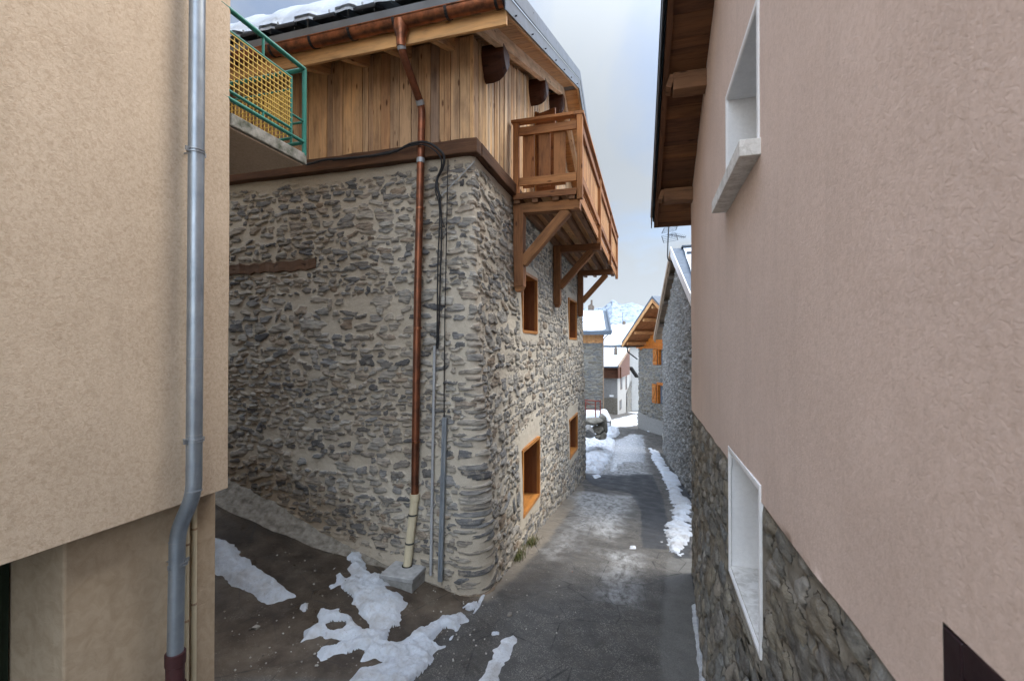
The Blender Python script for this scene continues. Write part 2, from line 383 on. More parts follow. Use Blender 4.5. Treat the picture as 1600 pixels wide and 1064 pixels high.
def simple(name, col, rough=.6, metal=0.0, var=.25, sc=8, bd=.001, c2=None):
    m = Mat(name); o = m.obj()
    f = m.ramp(m.noise(o, sc, 5, .65), [(.35, 0), (.68, 1)])
    c = m.mix(f, col, c2 or tuple(x * (1 - var) for x in col))
    return m.out(c, m.mr(m.noise(o, sc * 2.3, 4), .3, .7, rough * .85, min(1, rough * 1.15)), m.bump(m.noise(o, sc * 6, 4, .6), bd, .5), metal)
M['copper'] = simple('weathering_copper', (.34, .13, .065), .38, .85, sc=7, c2=(.08, .042, .03))
M['copper_new'] = simple('bright_copper', (.27, .10, .052), .42, .85, sc=5, c2=(.09, .045, .032))
M['solder'] = simple('lead_solder', (.32, .33, .34), .5, .6)
M['zinc'] = simple('zinc', (.34, .375, .41), .42, .75, sc=5, c2=(.24, .275, .31))
M['zinc_clip'] = simple('galvanised_clip', (.4, .43, .46), .4, .8)
M['steel_grey'] = simple('grey_sheet_metal', (.20, .22, .245), .42, .25, .15, 2.0)
M['fascia'] = simple('blue_grey_metal_fascia', (.13, .15, .175), .5, .2, .15, 1.5)
M['black'] = simple('black_metal', (.02, .02, .022), .5, .2)
M['cable'] = simple('black_rubber', (.018, .018, .02), .6)
M['grey_pvc'] = simple('grey_conduit', (.36, .37, .38), .5, 0, .2)
M['cream_pvc'] = simple('cream_pvc', (.56, .49, .34), .45, 0, .12)
M['maroon'] = simple('maroon_pipe', (.06, .022, .022), .5, 0, .4)
M['maroon_door'] = simple('maroon_joinery', (.028, .011, .014), .5, 0, .4)
M['green_rail'] = simple('green_painted_steel', (.03, .19, .14), .4, 0, .3, 12)
M['yellow'] = simple('yellow_wire', (.62, .42, .10), .5, 0, .2)
M['green_door'] = simple('dark_green_door', (.012, .025, .014), .6, 0, .4)
M['concrete'] = simple('cast_concrete', (.30, .295, .28), .85, 0, .35, 14, .003)
M['block'] = simple('drain_block_concrete', (.36, .36, .355), .8, 0, .35, 9, .002)
M['slab'] = simple('mossy_concrete_edge', (.33, .31, .27), .9, 0, .4, 10, .006, (.07, .075, .05))
M['glass'] = simple('dark_window_glass', (.02, .022, .026), .08, 0, .1)
M['slate'] = simple('dark_roof_tile', (.04, .043, .05), .5, 0, .4, 12, .003)
M['slate_grey'] = simple('blue_grey_roofing', (.10, .125, .155), .55, 0, .3, 5, .003)
M['red_rail'] = simple('rusty_red_rail', (.22, .045, .03), .6, .2)
M['rock'] = simple('mossy_rock', (.27, .25, .21), .95, 0, .5, 6, .03, (.13, .12, .095))
M['iron'] = simple('dark_iron', (.06, .065, .07), .5, .5)
M['car_paint'] = simple('pale_car_paint', (.5, .47, .38), .3, 0, .05)
M['rubber'] = simple('tyre_rubber', (.02, .02, .02), .85)
M['dark_in'] = simple('dark_interior', (.015, .014, .013), .9)
M['mortarfoot'] = simple('mortar_footing', (.26, .235, .195), .92, 0, .5, 11, .01, (.10, .085, .065))
def snowmat(name, dirt=.25, base=(.60, .64, .69)):
    m = Mat(name); o = m.obj()
    f = m.ramp(m.noise(o, 3.2, 6, .7), [(.44, 0), (.72, dirt * 1.4)])
    c = m.mix(f, base, (.33, .28, .22))
    c = m.mix(m.ramp(m.noise(o, 45, 4, .75), [(.60, 0), (.72, dirt * 1.6)]), c, (.22, .19, .15))
    m.b.inputs['Subsurface Weight'].default_value = 0.0
    return m.out(c, m.mr(m.noise(o, 9, 3), .3, .7, .35, .8), m.bump(m.noise(o, 34, 8, .8), .03, 1.0))
M['snow'] = snowmat('old_snow', .45); M['snow_clean'] = snowmat('roof_snow', .03, (.54, .59, .65))
M['snow_dirty'] = snowmat('dirty_snow', .5, (.72, .74, .76))
M['ice'] = simple('thin_grey_ice', (.44, .46, .48), .25, 0, .4, 7, .004)

# ------------------------------------------------------------------ ground
def axis_lines(a, b, d0, lo, hi, g=1.09):
    c = list(np.arange(a, b + 1e-6, d0)); s = d0; x = b
    while x < hi: s *= g; x += s; c.append(x)
    s = d0; x = a; pre = []
    while x > lo: s *= g; x -= s; pre.append(x)
    return np.array(pre[::-1] + c)
gx = axis_lines(-6.6, 1.8, .028, -3000, 3000, 1.12)
ys = [2.6]; 
while ys[-1] < 34: ys.append(ys[-1] + max(.026, .0042 * ys[-1]))
s_ = ys[-1] - ys[-2]
while ys[-1] < 9000: s_ *= 1.12; ys.append(ys[-1] + s_)
pre = [2.6]; s_ = .03
while pre[0] > -60: s_ *= 1.15; pre.insert(0, pre[0] - s_)
gy = np.array(pre[:-1] + ys)
GXX, GYY = np.meshgrid(gx, gy)
GZZ = ground(GXX, GYY)
def pip_sd(X, Y, poly):
    """signed distance, positive inside"""
    poly = np.array(poly); n = len(poly); ins = np.zeros(X.shape, bool); dmin = np.full(X.shape, 1e9)
    for i in range(n):
        x1, y1 = poly[i]; x2, y2 = poly[(i + 1) % n]
        if y1 != y2:
            c = ((y1 > Y) != (y2 > Y)) & (X < (x2 - x1) * (Y - y1) / (y2 - y1) + x1); ins ^= c
        dx, dy = x2 - x1, y2 - y1; q = dx * dx + dy * dy + 1e-12
        t = np.clip(((X - x1) * dx + (Y - y1) * dy) / q, 0, 1)
        dmin = np.minimum(dmin, np.hypot(X - x1 - t * dx, Y - y1 - t * dy))
    return np.where(ins, dmin, -dmin)
dense = (GXX > -7) & (GXX < 2.2) & (GYY > 2.4) & (GYY < 45)
dX, dY = GXX[dense], GYY[dense]
def region(polys, soft=.08, warp=.10, wsc=3.0, seed=5):
    r = np.zeros(dX.shape)
    for p in polys:
        sdv = pip_sd(dX, dY, [G(*q) for q in p]) + warp * (fbm(dX * wsc, dY * wsc, seed, 5, .6) - .5) * 2
        r = np.maximum(r, sstep(-soft, soft, sdv))
    o = np.zeros(GXX.shape); o[dense] = r; return o
A_patch = region([[(908, 742), (985, 735), (1020, 742), (1035, 775), (1046, 830), (1042, 858), (1003, 856), (1002, 800), (985, 770), (950, 765), (925, 757)],
                  [(1046, 745), (1079, 745), (1079, 900), (1052, 868), (1060, 800)]], .015, .04, 5)
A_dirt = region([[(905, 750), (860, 800), (800, 860), (745, 935), (700, 990), (600, 1064), (330, 1064), (330, 700), (640, 860), (725, 915), (905, 742)],
                 [(912, 765), (900, 755), (830, 850), (790, 910), (765, 935), (735, 925)]], .08, .10, 2.0)
A_light = region([[(905, 768), (985, 775), (980, 800), (955, 845), (925, 830), (893, 790)],
                  [(945, 690), (1005, 680), (1012, 740), (930, 742)],
                  [(880, 830), (915, 800), (925, 820), (900, 850), (860, 870)],
                  [(950, 860), (1000, 865), (990, 945), (945, 935)]], .25, .25, 3.0, 8)
A_verge = region([[(905, 745), (860, 800), (790, 880), (745, 930), (760, 940), (800, 905), (860, 840), (915, 770)]], .05, .05, 3, 6)
A_pale = region([[(1045, 872), (1082, 872), (1106, 1064), (1030, 1064), (1032, 960)]], .03, .05, 4)
A_wet = region([[(905, 800), (935, 795), (920, 850), (800, 960), (760, 1064), (600, 1064), (770, 950), (860, 860)],
                [(335, 900), (480, 1000), (600, 950), (560, 870), (420, 820), (335, 780)]], .2, .2, 1.6, 12)
A_snowfar = np.where(GYY > 60, 1.0, 0.0) + np.where((GXX < -7) & (GYY > 16), 1.0, 0) + np.where((GXX > 6) & (GYY > 16), 1.0, 0)
GZZ = GZZ + A_patch * .004 - .012 * A_pale
# fine aggregate relief
GZZ[dense] += (.006 * (fbm(dX * 22, dY * 22, 31, 2) - .5)) * (1 - A_patch[dense] * .6)
gme = arr_mesh('ground', np.stack([GXX, GYY, GZZ], -1).reshape(-1, 3), grid_faces(*GXX.shape),
               dict(patch=A_patch, dirt=A_dirt, light=A_light, pale=A_pale, wet=A_wet, verge=A_verge, snowfar=np.clip(A_snowfar, 0, 1)))
m = Mat('worn_asphalt_ground'); o = m.obj()
agg = m.voro(o, 150, 'F1', 'Color'); aggv = m.math('MULTIPLY', m.n('SeparateColor', Color=agg).outputs[0], m.mr(m.noise(o, 5.0, 5, .7), .35, .65, .72, 1.05))
asp = m.mix(m.ramp(m.noise(o, 2.2, 6, .65), [(.3, 0), (.7, 1)]), (.060, .057, .053), (.110, .104, .094))
asp = m.mix(m.ramp(m.noise(m.mapv(o, (1.4, .35, 1)), 1.0, 5, .6), [(.40, .55), (.62, 0)]), asp, (.045, .042, .038))
asp = m.mix(m.ramp(aggv, [(.66, 0), (.9, .75)]), asp, (.27, .25, .22))
asp = m.mix(m.ramp(m.noise(o, 7, 5, .7), [(.52, 0), (.7, .4)]), asp, (.13, .12, .10))
pt = m.mix(m.ramp(m.noise(o, 3, 4), [(.3, 0), (.7, 1)]), (.036, .038, .042), (.052, .054, .057))
pt = m.mix(m.ramp(aggv, [(.8, 0), (1, .3)]), pt, (.12, .12, .12))
dr = m.mix(m.ramp(m.noise(o, 2.6, 6, .7), [(.3, 0), (.7, 1)]), (.050, .034, .022), (.115, .092, .068))
dr = m.mix(m.ramp(aggv, [(.88, 0), (.98, .7)]), dr, (.26, .24, .2))
dr = m.mix(m.ramp(m.noise(o, 1.3, 5, .6), [(.42, .7), (.58, 0)]), dr, (.032, .024, .018))
c = m.mix(m.attr('dirt'), asp, dr); c = m.mix(m.attr('patch'), c, pt)
c = m.mix(m.attr('verge'), c, m.mix(m.noise(o, 8, 5, .7), (.115, .098, .075), (.23, .20, .16)))
c = m.mix(m.attr('pale'), c, m.mix(m.ramp(aggv, [(.3, 0), (.9, 1)]), (.11, .108, .10), (.17, .165, .15)))
lf = m.math('MULTIPLY', m.attr('light'), m.ramp(m.noise(m.mapv(o, (6, 2.5, 3)), 1.5, 6, .75), [(.36, 0), (.58, .9)]))
c = m.mix(lf, c, (.36, .365, .36))
c = m.mix(m.math('MULTIPLY', m.attr('wet'), .5), c, m.mix(1.0, c, (.55, .52, .5), 'MULTIPLY'))
# hairline cracks
ck = m.voro(m.mapv(o, (1, 1, 0)), 1.6, 'DISTANCE_TO_EDGE'); 
wob = m.noise(o, 5, 4)
c = m.mix(m.math('MULTIPLY', m.ramp(m.math('ADD', ck, m.math('MULTIPLY', wob, .04)), [(.02, .8), (.032, 0)]), m.ramp(m.noise(o, .8, 2), [(.38, 0), (.5, 1)])), c, (.02, .02, .02))
c = m.mix(m.attr('snowfar'), c, (.78, .81, .84))
rg = m.math('SUBTRACT', m.mr(m.noise(o, 3.5, 4), .3, .7, .5, .9), m.math('MULTIPLY', m.attr('wet'), .28))
rg = m.math('SUBTRACT', rg, m.math('MULTIPLY', m.attr('light'), .12))
gmat = m.out(c, rg, m.bump(m.math('ADD', m.math('MULTIPLY', aggv, .5), m.noise(o, 30, 5, .7)), .006, .9))
tag(link('ground', gme, gmat, smooth=True), kind='structure')

# ------------------------------------------------------------------ snow lying on the ground
def snow_patch(polys, res, hmax, label, warp=.12, wsc=4.0, edge=.12, mat='snow', seed=1, name='snow_patch', holes=.0):
    W = [[G(*q) for q in p] for p in polys]; A = np.array([q for p in W for q in p])
    x0, y0 = A.min(0) - .3; x1, y1 = A.max(0) + .3
    X, Y = np.meshgrid(np.arange(x0, x1, res), np.arange(y0, y1, res * 1.0))
    sdv = np.full(X.shape, -9.)
    for p in W: sdv = np.maximum(sdv, pip_sd(X, Y, p))
    nz = fbm(X * wsc, Y * wsc, seed, 3, .55) - .5
    sdv = sdv + warp * nz * 2 - holes * np.clip(vnoise(X * 5 + 9, Y * 5, seed + 4) - .60, 0, 1) * 1.6
    h = hmax * np.sqrt(np.clip(sdv / edge, 0, 1)) * (.35 + .9 * fbm(X * 5, Y * 5, seed + 50, 4, .6)) * sstep(-.02, .05, sdv)
    h += (.045 * (.5 - np.abs(fbm(X * 9, Y * 9, seed + 70, 5, .62) - .5) * 4) * .6 + .016 * (fbm(X * 38, Y * 38, seed + 71, 3, .7) - .5)) * sstep(0, .05, sdv) * min(1, hmax / .05)
    Z = ground(X, Y) + .004 + np.where(sdv > 0, h + .004, np.maximum(sdv * .8, -.05) + .004)
    kq = sdv > -max(.035, 1.6 * res); keep = kq[:-1, :-1] & kq[1:, :-1] & kq[:-1, 1:] & kq[1:, 1:]
    V, F, _ = compact(np.stack([X, Y, Z], -1).reshape(-1, 3), grid_faces(*X.shape, keep), {})
    cen = V.mean(0); return tag(link(name, arr_mesh(name, V, F), M[mat], smooth=True, origin=cen), label, kind='stuff')
snow_patch([[(335, 842), (365, 852), (395, 885), (430, 905), (457, 932), (420, 945), (390, 925), (336, 898)]], .013, .08, 'narrow strip of snow in the alley beside the cream wall', .05, 7, seed=3)
snow_patch([[(553, 858), (565, 852), (578, 885), (600, 905), (628, 925), (632, 945), (620, 975), (600, 1000), (578, 985), (560, 950), (524, 920), (525, 892)],
            [(472, 945), (510, 950), (545, 965), (570, 985), (600, 990), (650, 985), (700, 965), (745, 940), (745, 952), (700, 1000), (660, 1060), (640, 1085), (530, 1085), (560, 1050), (600, 1035), (560, 1030), (520, 1020), (500, 1035), (505, 1015), (540, 1000), (500, 990), (470, 1003), (478, 990), (505, 975)]],
           .013, .065, 'lumpy heap of melting snow at the alley mouth beside the drain block', .08, 6, seed=6, holes=.45)
snow_patch([[(785, 1000), (802, 992), (806, 1002), (785, 1040), (775, 1064), (768, 1085), (745, 1085), (760, 1050), (775, 1020)]], .014, .02, 'thin tongue of dirty snow on the dark asphalt in the foreground', .05, 7, mat='snow_dirty', seed=8)
snow_patch([[(1015, 700), (1028, 705), (1045, 735), (1062, 745), (1066, 775), (1079, 785), (1079, 845), (1062, 868), (1044, 862), (1041, 820), (1052, 800), (1045, 765), (1030, 735), (1018, 715)]], .02, .06, 'long ragged ridge of snow along the right edge of the lane', .15, 5, seed=9, holes=.2)
snow_patch([[(908, 683), (940, 680), (962, 690), (957, 710), (940, 740), (908, 738)]], .03, .30, 'ploughed snow bank at the far corner of the stone house', .12, 3, .6, seed=10)
snow_patch([[(962, 690), (985, 678), (1003, 680), (1008, 705), (1006, 722), (975, 722), (958, 738), (955, 725)]], .04, .02, 'packed translucent snow in the middle of the lane', .16, 3, mat='ice', seed=13)
snow_patch([[(1012, 671), (1036, 670), (1036, 673), (1012, 675)]], .05, .05, 'thin line of snow at the foot of the orange shuttered house', .1, 3, seed=14)
snow_patch([[(948, 665), (952, 658), (994, 645), (996, 665), (960, 668)]], .10, .05, 'tyre marked snow on the far side of the bend', .3, 1.5, .5, seed=15)
snow_patch([[(770, 987), (779, 987), (779, 991), (770, 991)], [(985, 853), (992, 853), (992, 857), (985, 857)]], .012, .02, 'small loose lump of snow on the asphalt', .02, 9, seed=16)
snow_patch([[(926, 743), (935, 741), (939, 745), (930, 748)]], .02, .03, 'small lump of snow beyond the dark asphalt patch', .03, 6, seed=17)
snow_patch([[(555, 853), (562, 851), (565, 856), (558, 858)]], .012, .03, 'tiny round snow lump above the alley snow heap', .015, 9, seed=18)
snow_patch([[(1083, 945), (1089, 942), (1094, 985), (1103, 1040), (1107, 1064), (1099, 1064), (1092, 1020)]], .012, .02, 'thin sliver of ice along the foot of the dark stone wall', .015, 6, mat='ice', seed=19)
snow_patch([[(740, 958), (748, 940), (757, 923), (760, 924), (748, 948)]], .012, .02, 'thin streak of ice below the corner of the stone house', .01, 9, mat='ice', seed=21)

# ------------------------------------------------------------------ masonry generator
def masonry(S, Z, seed, row=(.045, .10), wid=(.07, .30), gap=.30, amp=.024, tilt=.010, mort=.010, warp=.012, drop=.05):
    """S, Z: 1-D line coordinates; returns height, stone mask, per-stone random"""
    r = np.random.default_rng(seed); SS, ZZ = np.meshgrid(S, Z)
    WS = SS + warp * 2 * (fbm(SS * 14, ZZ * 14, seed + 1, 3) - .5) + .05 * (fbm(SS * 1.5, ZZ * 1.5, seed + 2, 2) - .5)
    WZ = ZZ + warp * 2 * (fbm(SS * 12 + 50, ZZ * 20, seed + 3, 3) - .5) + .10 * (fbm(SS * 1.1 + 7, ZZ * 1.1, seed + 4, 2) - .5)
    E = np.full(SS.shape, -1.0); Hh = np.zeros(SS.shape); RN = np.full(SS.shape, .5)
    z = Z[0] - .1
    while z < Z[-1] + .1:
        rh = r.uniform(*row); 
        if r.random() < .15: rh *= 1.5
        x = S[0] - .3 + r.uniform(0, .2)
        while x < S[-1] + .2:
            ww = r.uniform(*wid) ** 1.0 * (.6 + .8 * rh / row[1]); 
            cx, cz = x + ww / 2, z + rh / 2 + r.normal(0, rh * .16)
            a = ww / 2 * (1 - gap * r.uniform(.1, .9)); b = rh / 2 * (1.12 - gap * r.uniform(.1, 1.15))
            x += ww * r.uniform(.86, 1.05)
            if b < .008 or r.random() < drop: continue
            i0, i1 = np.searchsorted(S, [cx - a * 1.6 - .05, cx + a * 1.6 + .05]); j0, j1 = np.searchsorted(Z, [cz - b * 1.9 - .07, cz + b * 1.9 + .07])
            if i1 <= i0 or j1 <= j0: continue
            dx = WS[j0:j1, i0:i1] - cx; dz = WZ[j0:j1, i0:i1] - cz
            an = r.normal(0, .14); ca, sa = math.cos(an), math.sin(an)
            p = (dx * ca + dz * sa) / a; q = (-dx * sa + dz * ca) / b
            th = np.arctan2(q, p); k1, k2, k3 = r.uniform(0, 6.28, 3)
            rad = 1 + .11 * np.sin(2 * th + k1) + .12 * np.sin(3 * th + k2) + .07 * np.sin(5 * th + k3) + .04 * np.sin(8 * th + k1)
            ex = r.uniform(2.0, 5.5)
            e = 1 - ((np.abs(p) ** ex + np.abs(q) ** ex) ** (1 / ex)) / rad
            hs = amp * r.uniform(.35, 1.35); tl = tilt * r.uniform(-.4, 1.6); tx = tilt * r.normal(0, .6)
            h = hs * np.clip(e / r.uniform(.18, .45), 0, 1) ** .55 - tl * q + tx * p
            sub = E[j0:j1, i0:i1]; mk = e > sub
            sub[mk] = e[mk]; Hh[j0:j1, i0:i1][mk] = h[mk]; RN[j0:j1, i0:i1][mk] = r.random()
        z += rh
    mask = sstep(-.03, .10, E)
    H = mask * Hh + (1 - mask) * (-mort) + mort * 1.2 * (fbm(SS * 5, ZZ * 9, seed + 8, 4, .6) - .5) * 2
    H += mask * .010 * (fbm(SS * 9, ZZ * 48, seed + 9, 4, .65) - .5) * 2
    H += (1 - mask) * (.006 * (fbm(SS * 34, ZZ * 34, seed + 12, 3) - .5) + .012 * np.abs(fbm(SS * 11, ZZ * 19, seed + 14, 4, .6) - .5))
    return H, mask, RN
def lines(a, b, d0, d1, must=()):
    x = [a]
    while x[-1] < b: x.append(x[-1] + d0 + (d1 - d0) * (x[-1] - a) / (b - a))
    x[-1] = b; x = np.array(x)
    for mv in must:
        i = np.argmin(abs(x - mv)); x[i] = mv
    return x
def hole_keep(S, Z, holes):
    sc = (S[:-1] + S[1:]) / 2; zc = (Z[:-1] + Z[1:]) / 2; k = np.ones((len(zc), len(sc)), bool)
    for (a, b, c, d) in holes: k &= ~((sc[None] > a) & (sc[None] < b) & (zc[:, None] > c) & (zc[:, None] < d))
    return k

# ------------------------------------------------------------------ STONE HOUSE WITH TIMBER TOP
CX, CY, YE = -2.10, 5.40, 15.3                 # corner and far end of the street wall
house = thing('stone_house', 'tall rubble stone house with larch clad upper storey and timber balcony over the lane', 'house', (CX, CY, -3.0))
SA = 5.2                                         # length of alley wall in s, corner at s = SA
wins = [dict(y0=7.62, y1=8.72, z0=.20, z1=1.26), dict(y0=12.45, y1=13.85, z0=.14, z1=1.26),
        dict(y0=7.28, y1=8.50, z0=-2.82, z1=-1.72), dict(y0=12.1, y1=13.5, z0=-3.02, z1=-1.98)]
rc = .06
def s_of_y(y): return SA + (y - CY) - .215 * rc
must = [s_of_y(q) for w_ in wins for q in (w_['y0'], w_['y1'])]
mustz = [w_[k] for w_ in wins for k in ('z0', 'z1')]
S = np.concatenate([lines(0, SA - .001, .014, .0115), lines(SA, SA + YE - CY, .0115, .03, must)])
Z = lines(-4.75, 2.40, .0125, .0125, mustz)
H, K, RN = masonry(S, Z, 21, row=(.04, .105), wid=(.055, .25), gap=.44, amp=.020, tilt=.012, mort=.006, warp=.018, drop=.07)
is_ = S > SA + .04
Hs = np.zeros_like(H); Ks = np.zeros_like(K); RNs = np.zeros_like(RN)
Hs[:, is_], Ks[:, is_], RNs[:, is_] = masonry(S[is_], Z, 23, row=(.06, .14), wid=(.09, .36), gap=.42, amp=.019, tilt=.010, mort=.006, warp=.028, drop=.04)
SS, ZZ = np.meshgrid(S, Z)
ws = sstep(SA + .10, SA + .38, SS + .2 * (fbm(SS * 2, ZZ * 2, 24, 3) - .5)); H = H * (1 - ws) + Hs * ws; K = np.where(ws > .5, Ks, K); RN = np.where(ws > .5, RNs, RN)
# smooth lime surround of the windows, plaster at the wall head
smo = np.zeros(H.shape)
for w_ in wins:
    a, b = s_of_y(w_['y0']), s_of_y(w_['y1']); top = .30 if w_['z0'] < -1 else .16
    d = np.maximum(np.maximum(a - SS, SS - b), np.maximum(w_['z0'] - ZZ, (ZZ - w_['z1']) * .16 / top))
    smo = np.maximum(smo, sstep(.24, .13, d + .14 * (fbm(SS * 4, ZZ * 4, 91, 4) - .5) * 2))
smo = np.maximum(smo, sstep(2.16, 2.28, ZZ + .12 * (fbm(SS * 3, ZZ * 3, 95, 4) - .5) * 2) * .9)
smo = np.maximum(smo, sstep(.55, .75, fbm(SS * .9, ZZ * 1.4, 96, 4)) * .55 * sstep(SA - 1.3, SA - .4, SS) * sstep(SA + .05, SA - .05, SS))
smo = np.maximum(smo, sstep(.35, .05, ZZ - (-3.1 - .14 * np.clip(SS - SA, 0, 20) + np.interp(SA - SS, [0, 1.1, 2.1, 3.8, 6], [0, .18, .35, .9, 1.5]) ) - .15 * fbm(SS * 3, ZZ, 4, 3)) * .8 * (SS < SA - .3))
H = H * (1 - smo) + smo * (.010 + .012 * (fbm(SS * 6, ZZ * 6, 97, 4) - .5)); K = K * (1 - smo)
H += .03 * (fbm(SS * .8, ZZ * .8, 98, 3) - .5)
_l0, _l1 = PY(366, 417, CY), PY(494, 414, CY); bed = sstep(.05, -.01, np.abs(ZZ - _l1.z) - .07) * (SS < SA + (_l1.x - CX) + .02); H = H * (1 - bed) - .012 * bed; K = K * (1 - bed)
gl_ = np.interp(SA - SS, [-12, 0, 1.1, 2.1, 3.8, 6], [-4.8, -3.05, -2.9, -2.7, -2.15, -1.5])
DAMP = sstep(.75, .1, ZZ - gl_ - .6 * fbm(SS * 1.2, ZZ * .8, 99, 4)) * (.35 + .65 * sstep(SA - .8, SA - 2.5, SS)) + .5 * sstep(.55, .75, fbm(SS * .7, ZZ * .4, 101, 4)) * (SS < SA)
# position along rounded corner, with a batter that swells the foot of the corner
al = (SS <= SA)
X = np.where(al, CX - rc - (SA - .785 * rc - SS), CX); Y = np.where(al, CY, CY + rc + (SS - SA - .785 * rc)); 
nx = np.zeros(SS.shape); ny = np.zeros(SS.shape)
u_ = np.clip((SS - (SA - rc * .785)) / (2 * rc * .785), 0, 1); th = u_ * math.pi / 2
arc = (u_ > 0) & (u_ < 1)
X = np.where(arc, CX - rc + rc * np.sin(th), X); Y = np.where(arc, CY + rc - rc * np.cos(th), Y)
nx = np.sin(th); ny = -np.cos(th)
H = H * (1 - .35 * np.exp(-(SS - SA) ** 2 / .02))
bat = .17 * sstep(1.2, -3.1, ZZ) * np.exp(-np.abs(SS - SA) / 1.4) + .10 * sstep(2.0, -3.2, ZZ)
X = X + nx * (H + bat) ; Y = Y + ny * (H + bat)
keep = hole_keep(S, Z, [(s_of_y(w_['y0']), s_of_y(w_['y1']), w_['z0'], w_['z1']) for w_ in wins])
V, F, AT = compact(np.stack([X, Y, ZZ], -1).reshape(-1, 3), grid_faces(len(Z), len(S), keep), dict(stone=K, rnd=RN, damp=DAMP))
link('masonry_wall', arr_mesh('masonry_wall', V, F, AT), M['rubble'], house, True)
b = MB(); b.box((-9.5, CY + .36, -4.8), (CX - .42, YE, 2.35)); b.box((CX - .42, CY + .2, -4.8), (CX - .02, CY + .7, 2.3)); b.box((CX - .45, YE - .25, -5), (CX + .02, YE + .001, 2.35)); b.build('inner_wall', M['grey_render'], house)
def wall_off(y, z):   # how far the foot of the street wall swells
    sv = s_of_y(y); return .17 * float(sstep(1.2, -3.1, z)) * math.exp(-(sv - SA) / 1.4) + .10 * float(sstep(2.0, -3.2, z))
for w_ in wins:
    x0 = CX + wall_off((w_['y0'] + w_['y1']) / 2, w_['z0']) + .022; y0, y1, z0, z1 = w_['y0'], w_['y1'], w_['z0'], w_['z1']; t = .045; dp = .34
    b = MB()
    b.box((x0 - dp, y0 - .01, z0), (x0, y0 + t, z1)); b.box((x0 - dp, y1 - t, z0), (x0, y1 + .01, z1))
    b.box((x0 - dp, y0 + t, z1 - t), (x0 - .002, y1 - t, z1 + .01), axis=1); b.box((x0 - dp, y0 + t, z0 - .01), (x0 + .004, y1 - t, z0 + t), axis=1)
    wf = b.build('window', M['wframe'], house, bevel=.003)
    b = MB(); xb = x0 - dp + .02
    b.box((xb - .05, y0 + t, z0 + t), (xb, y0 + t + .07, z1 - t)); b.box((xb - .05, y1 - t - .07, z0 + t), (xb, y1 - t, z1 - t)); ym = (y0 + y1) / 2
    b.box((xb - .05, ym - .05, z0 + t), (xb - .003, ym + .05, z1 - t)); b.box((xb - .05, y0 + t + .07, z0 + t), (xb - .002, y1 - t - .07, z0 + t + .08), axis=1); b.box((xb - .05, y0 + t + .07, z1 - t - .08), (xb - .002, y1 - t - .07, z1 - t), axis=1)
    b.build('casement', M['wdark'], wf)
    MB().box((xb - .035, y0 + t + .05, z0 + t + .05), (xb - .025, y1 - t - .05, z1 - t - .05)).build('pane', M['glass'], wf)
    b = MB(); b.box((xb + .002, y1 - t - .006, z0 + t), (x0 - .055, y1 - t - .001, z1 - t)); b.build('reveal_lining', M['wdark'], wf)
# old timber lintel in the alley wall
p0 = PY(366, 417, CY); p1 = PY(494, 414, CY)
b = MB(); b.beam((p0.x - .8, CY + .012, p1.z - .03), (p1.x, CY + .012, p1.z + .01), .10, .14, nseg=26, wob=.016); b.build('timber_lintel', M['lintel'], house, bevel=.008)
# sill beams between stone and timber
b = MB(); b.beam((-8.5, CY - .03, 2.44), (CX + .10, CY - .03, 2.44), .18, .18, nseg=30, wob=.005); b.build('sill_beam', M['beam'], house, bevel=.012)
b = MB(); b.beam((CX + .01, CY + .065, 2.44), (CX + .01, YE, 2.44), .18, .175, nseg=30, wob=.005); b.build('sill_beam', M['beam'], house, bevel=.012)
# cladding
EY, EZ, SL, VX, RY = 4.86, 3.60, .377, -1.47, 10.27     # eave y, soffit z at eave, slope, verge x, ridge y
def soff(y): return EZ + SL * (min(y, 2 * RY - y) - EY)
b = MB(); x = -8.5
while x < CX - .01:
    wd = random.choice([.07, .09, .11, .12, .14, .17]); x1 = min(x + wd, CX - .002); pr = random.uniform(0, .014)
    b.box((x + .003, CY + .03 - pr, 2.52), (x1 - .003, CY + .06, soff(CY) + .08), axis=2); x = x1
b.build('cladding', M['clad'], house, bevel=.0025)
b = MB(); y = CY + .02
while y < YE - .01:
    wd = random.choice([.05, .07, .08, .10, .12, .15]); y1 = min(y + wd, YE); pr = random.uniform(0, .016); zt = min(soff(y), soff(y1)) + .06
    if 8.75 < (y + y1) / 2 < 9.65: b.box((CX - .05, y + .003, 4.52), (CX - .02 + pr, y1 - .003, zt), axis=2)
    else: b.box((CX - .05, y + .003, 2.52), (CX - .02 + pr, y1 - .003, zt), axis=2)
    y = y1
b.build('gable_cladding', M['clad_gable'], house, bevel=.0025)
b = MB(); b.box((-9.3, CY + .08, 2.36), (CX - .06, YE - .06, 3.7)); b.poly([(CX - .12, CY + .08, 3.7), (CX - .12, YE - .1, 3.7), (CX - .12, RY, soff(RY))], (-7, 0, 0)); b.build('inner_wall', M['dark_in'], house)
# gable door behind the balcony
b = MB()
b.box((CX - .05, 8.75, 2.5), (CX + .03, 8.82, 4.52)); b.box((CX - .05, 9.60, 2.5), (CX + .03, 9.67, 4.52)); b.box((CX - .05, 8.82, 4.44), (CX + .028, 9.60, 4.52), axis=1)
dr_ = b.build('balcony_door', M['wframe'], house, bevel=.003)
MB().box((CX - .045, 8.82, 2.5), (CX - .03, 9.6, 4.44)).build('pane', M['glass'], dr_)
b = MB(); b.beam((CX + .05, 8.76, 2.6), (CX + .05, 8.76, 4.5), .04, .03); b.poly([(CX + .02, 8.74, 2.62), (CX + .42, 8.58, 2.62), (CX + .42, 8.58, 4.46), (CX + .02, 8.74, 4.46)], (.01, .035, 0)); b.build('shutter', M['wdark'], dr_, bevel=.002)
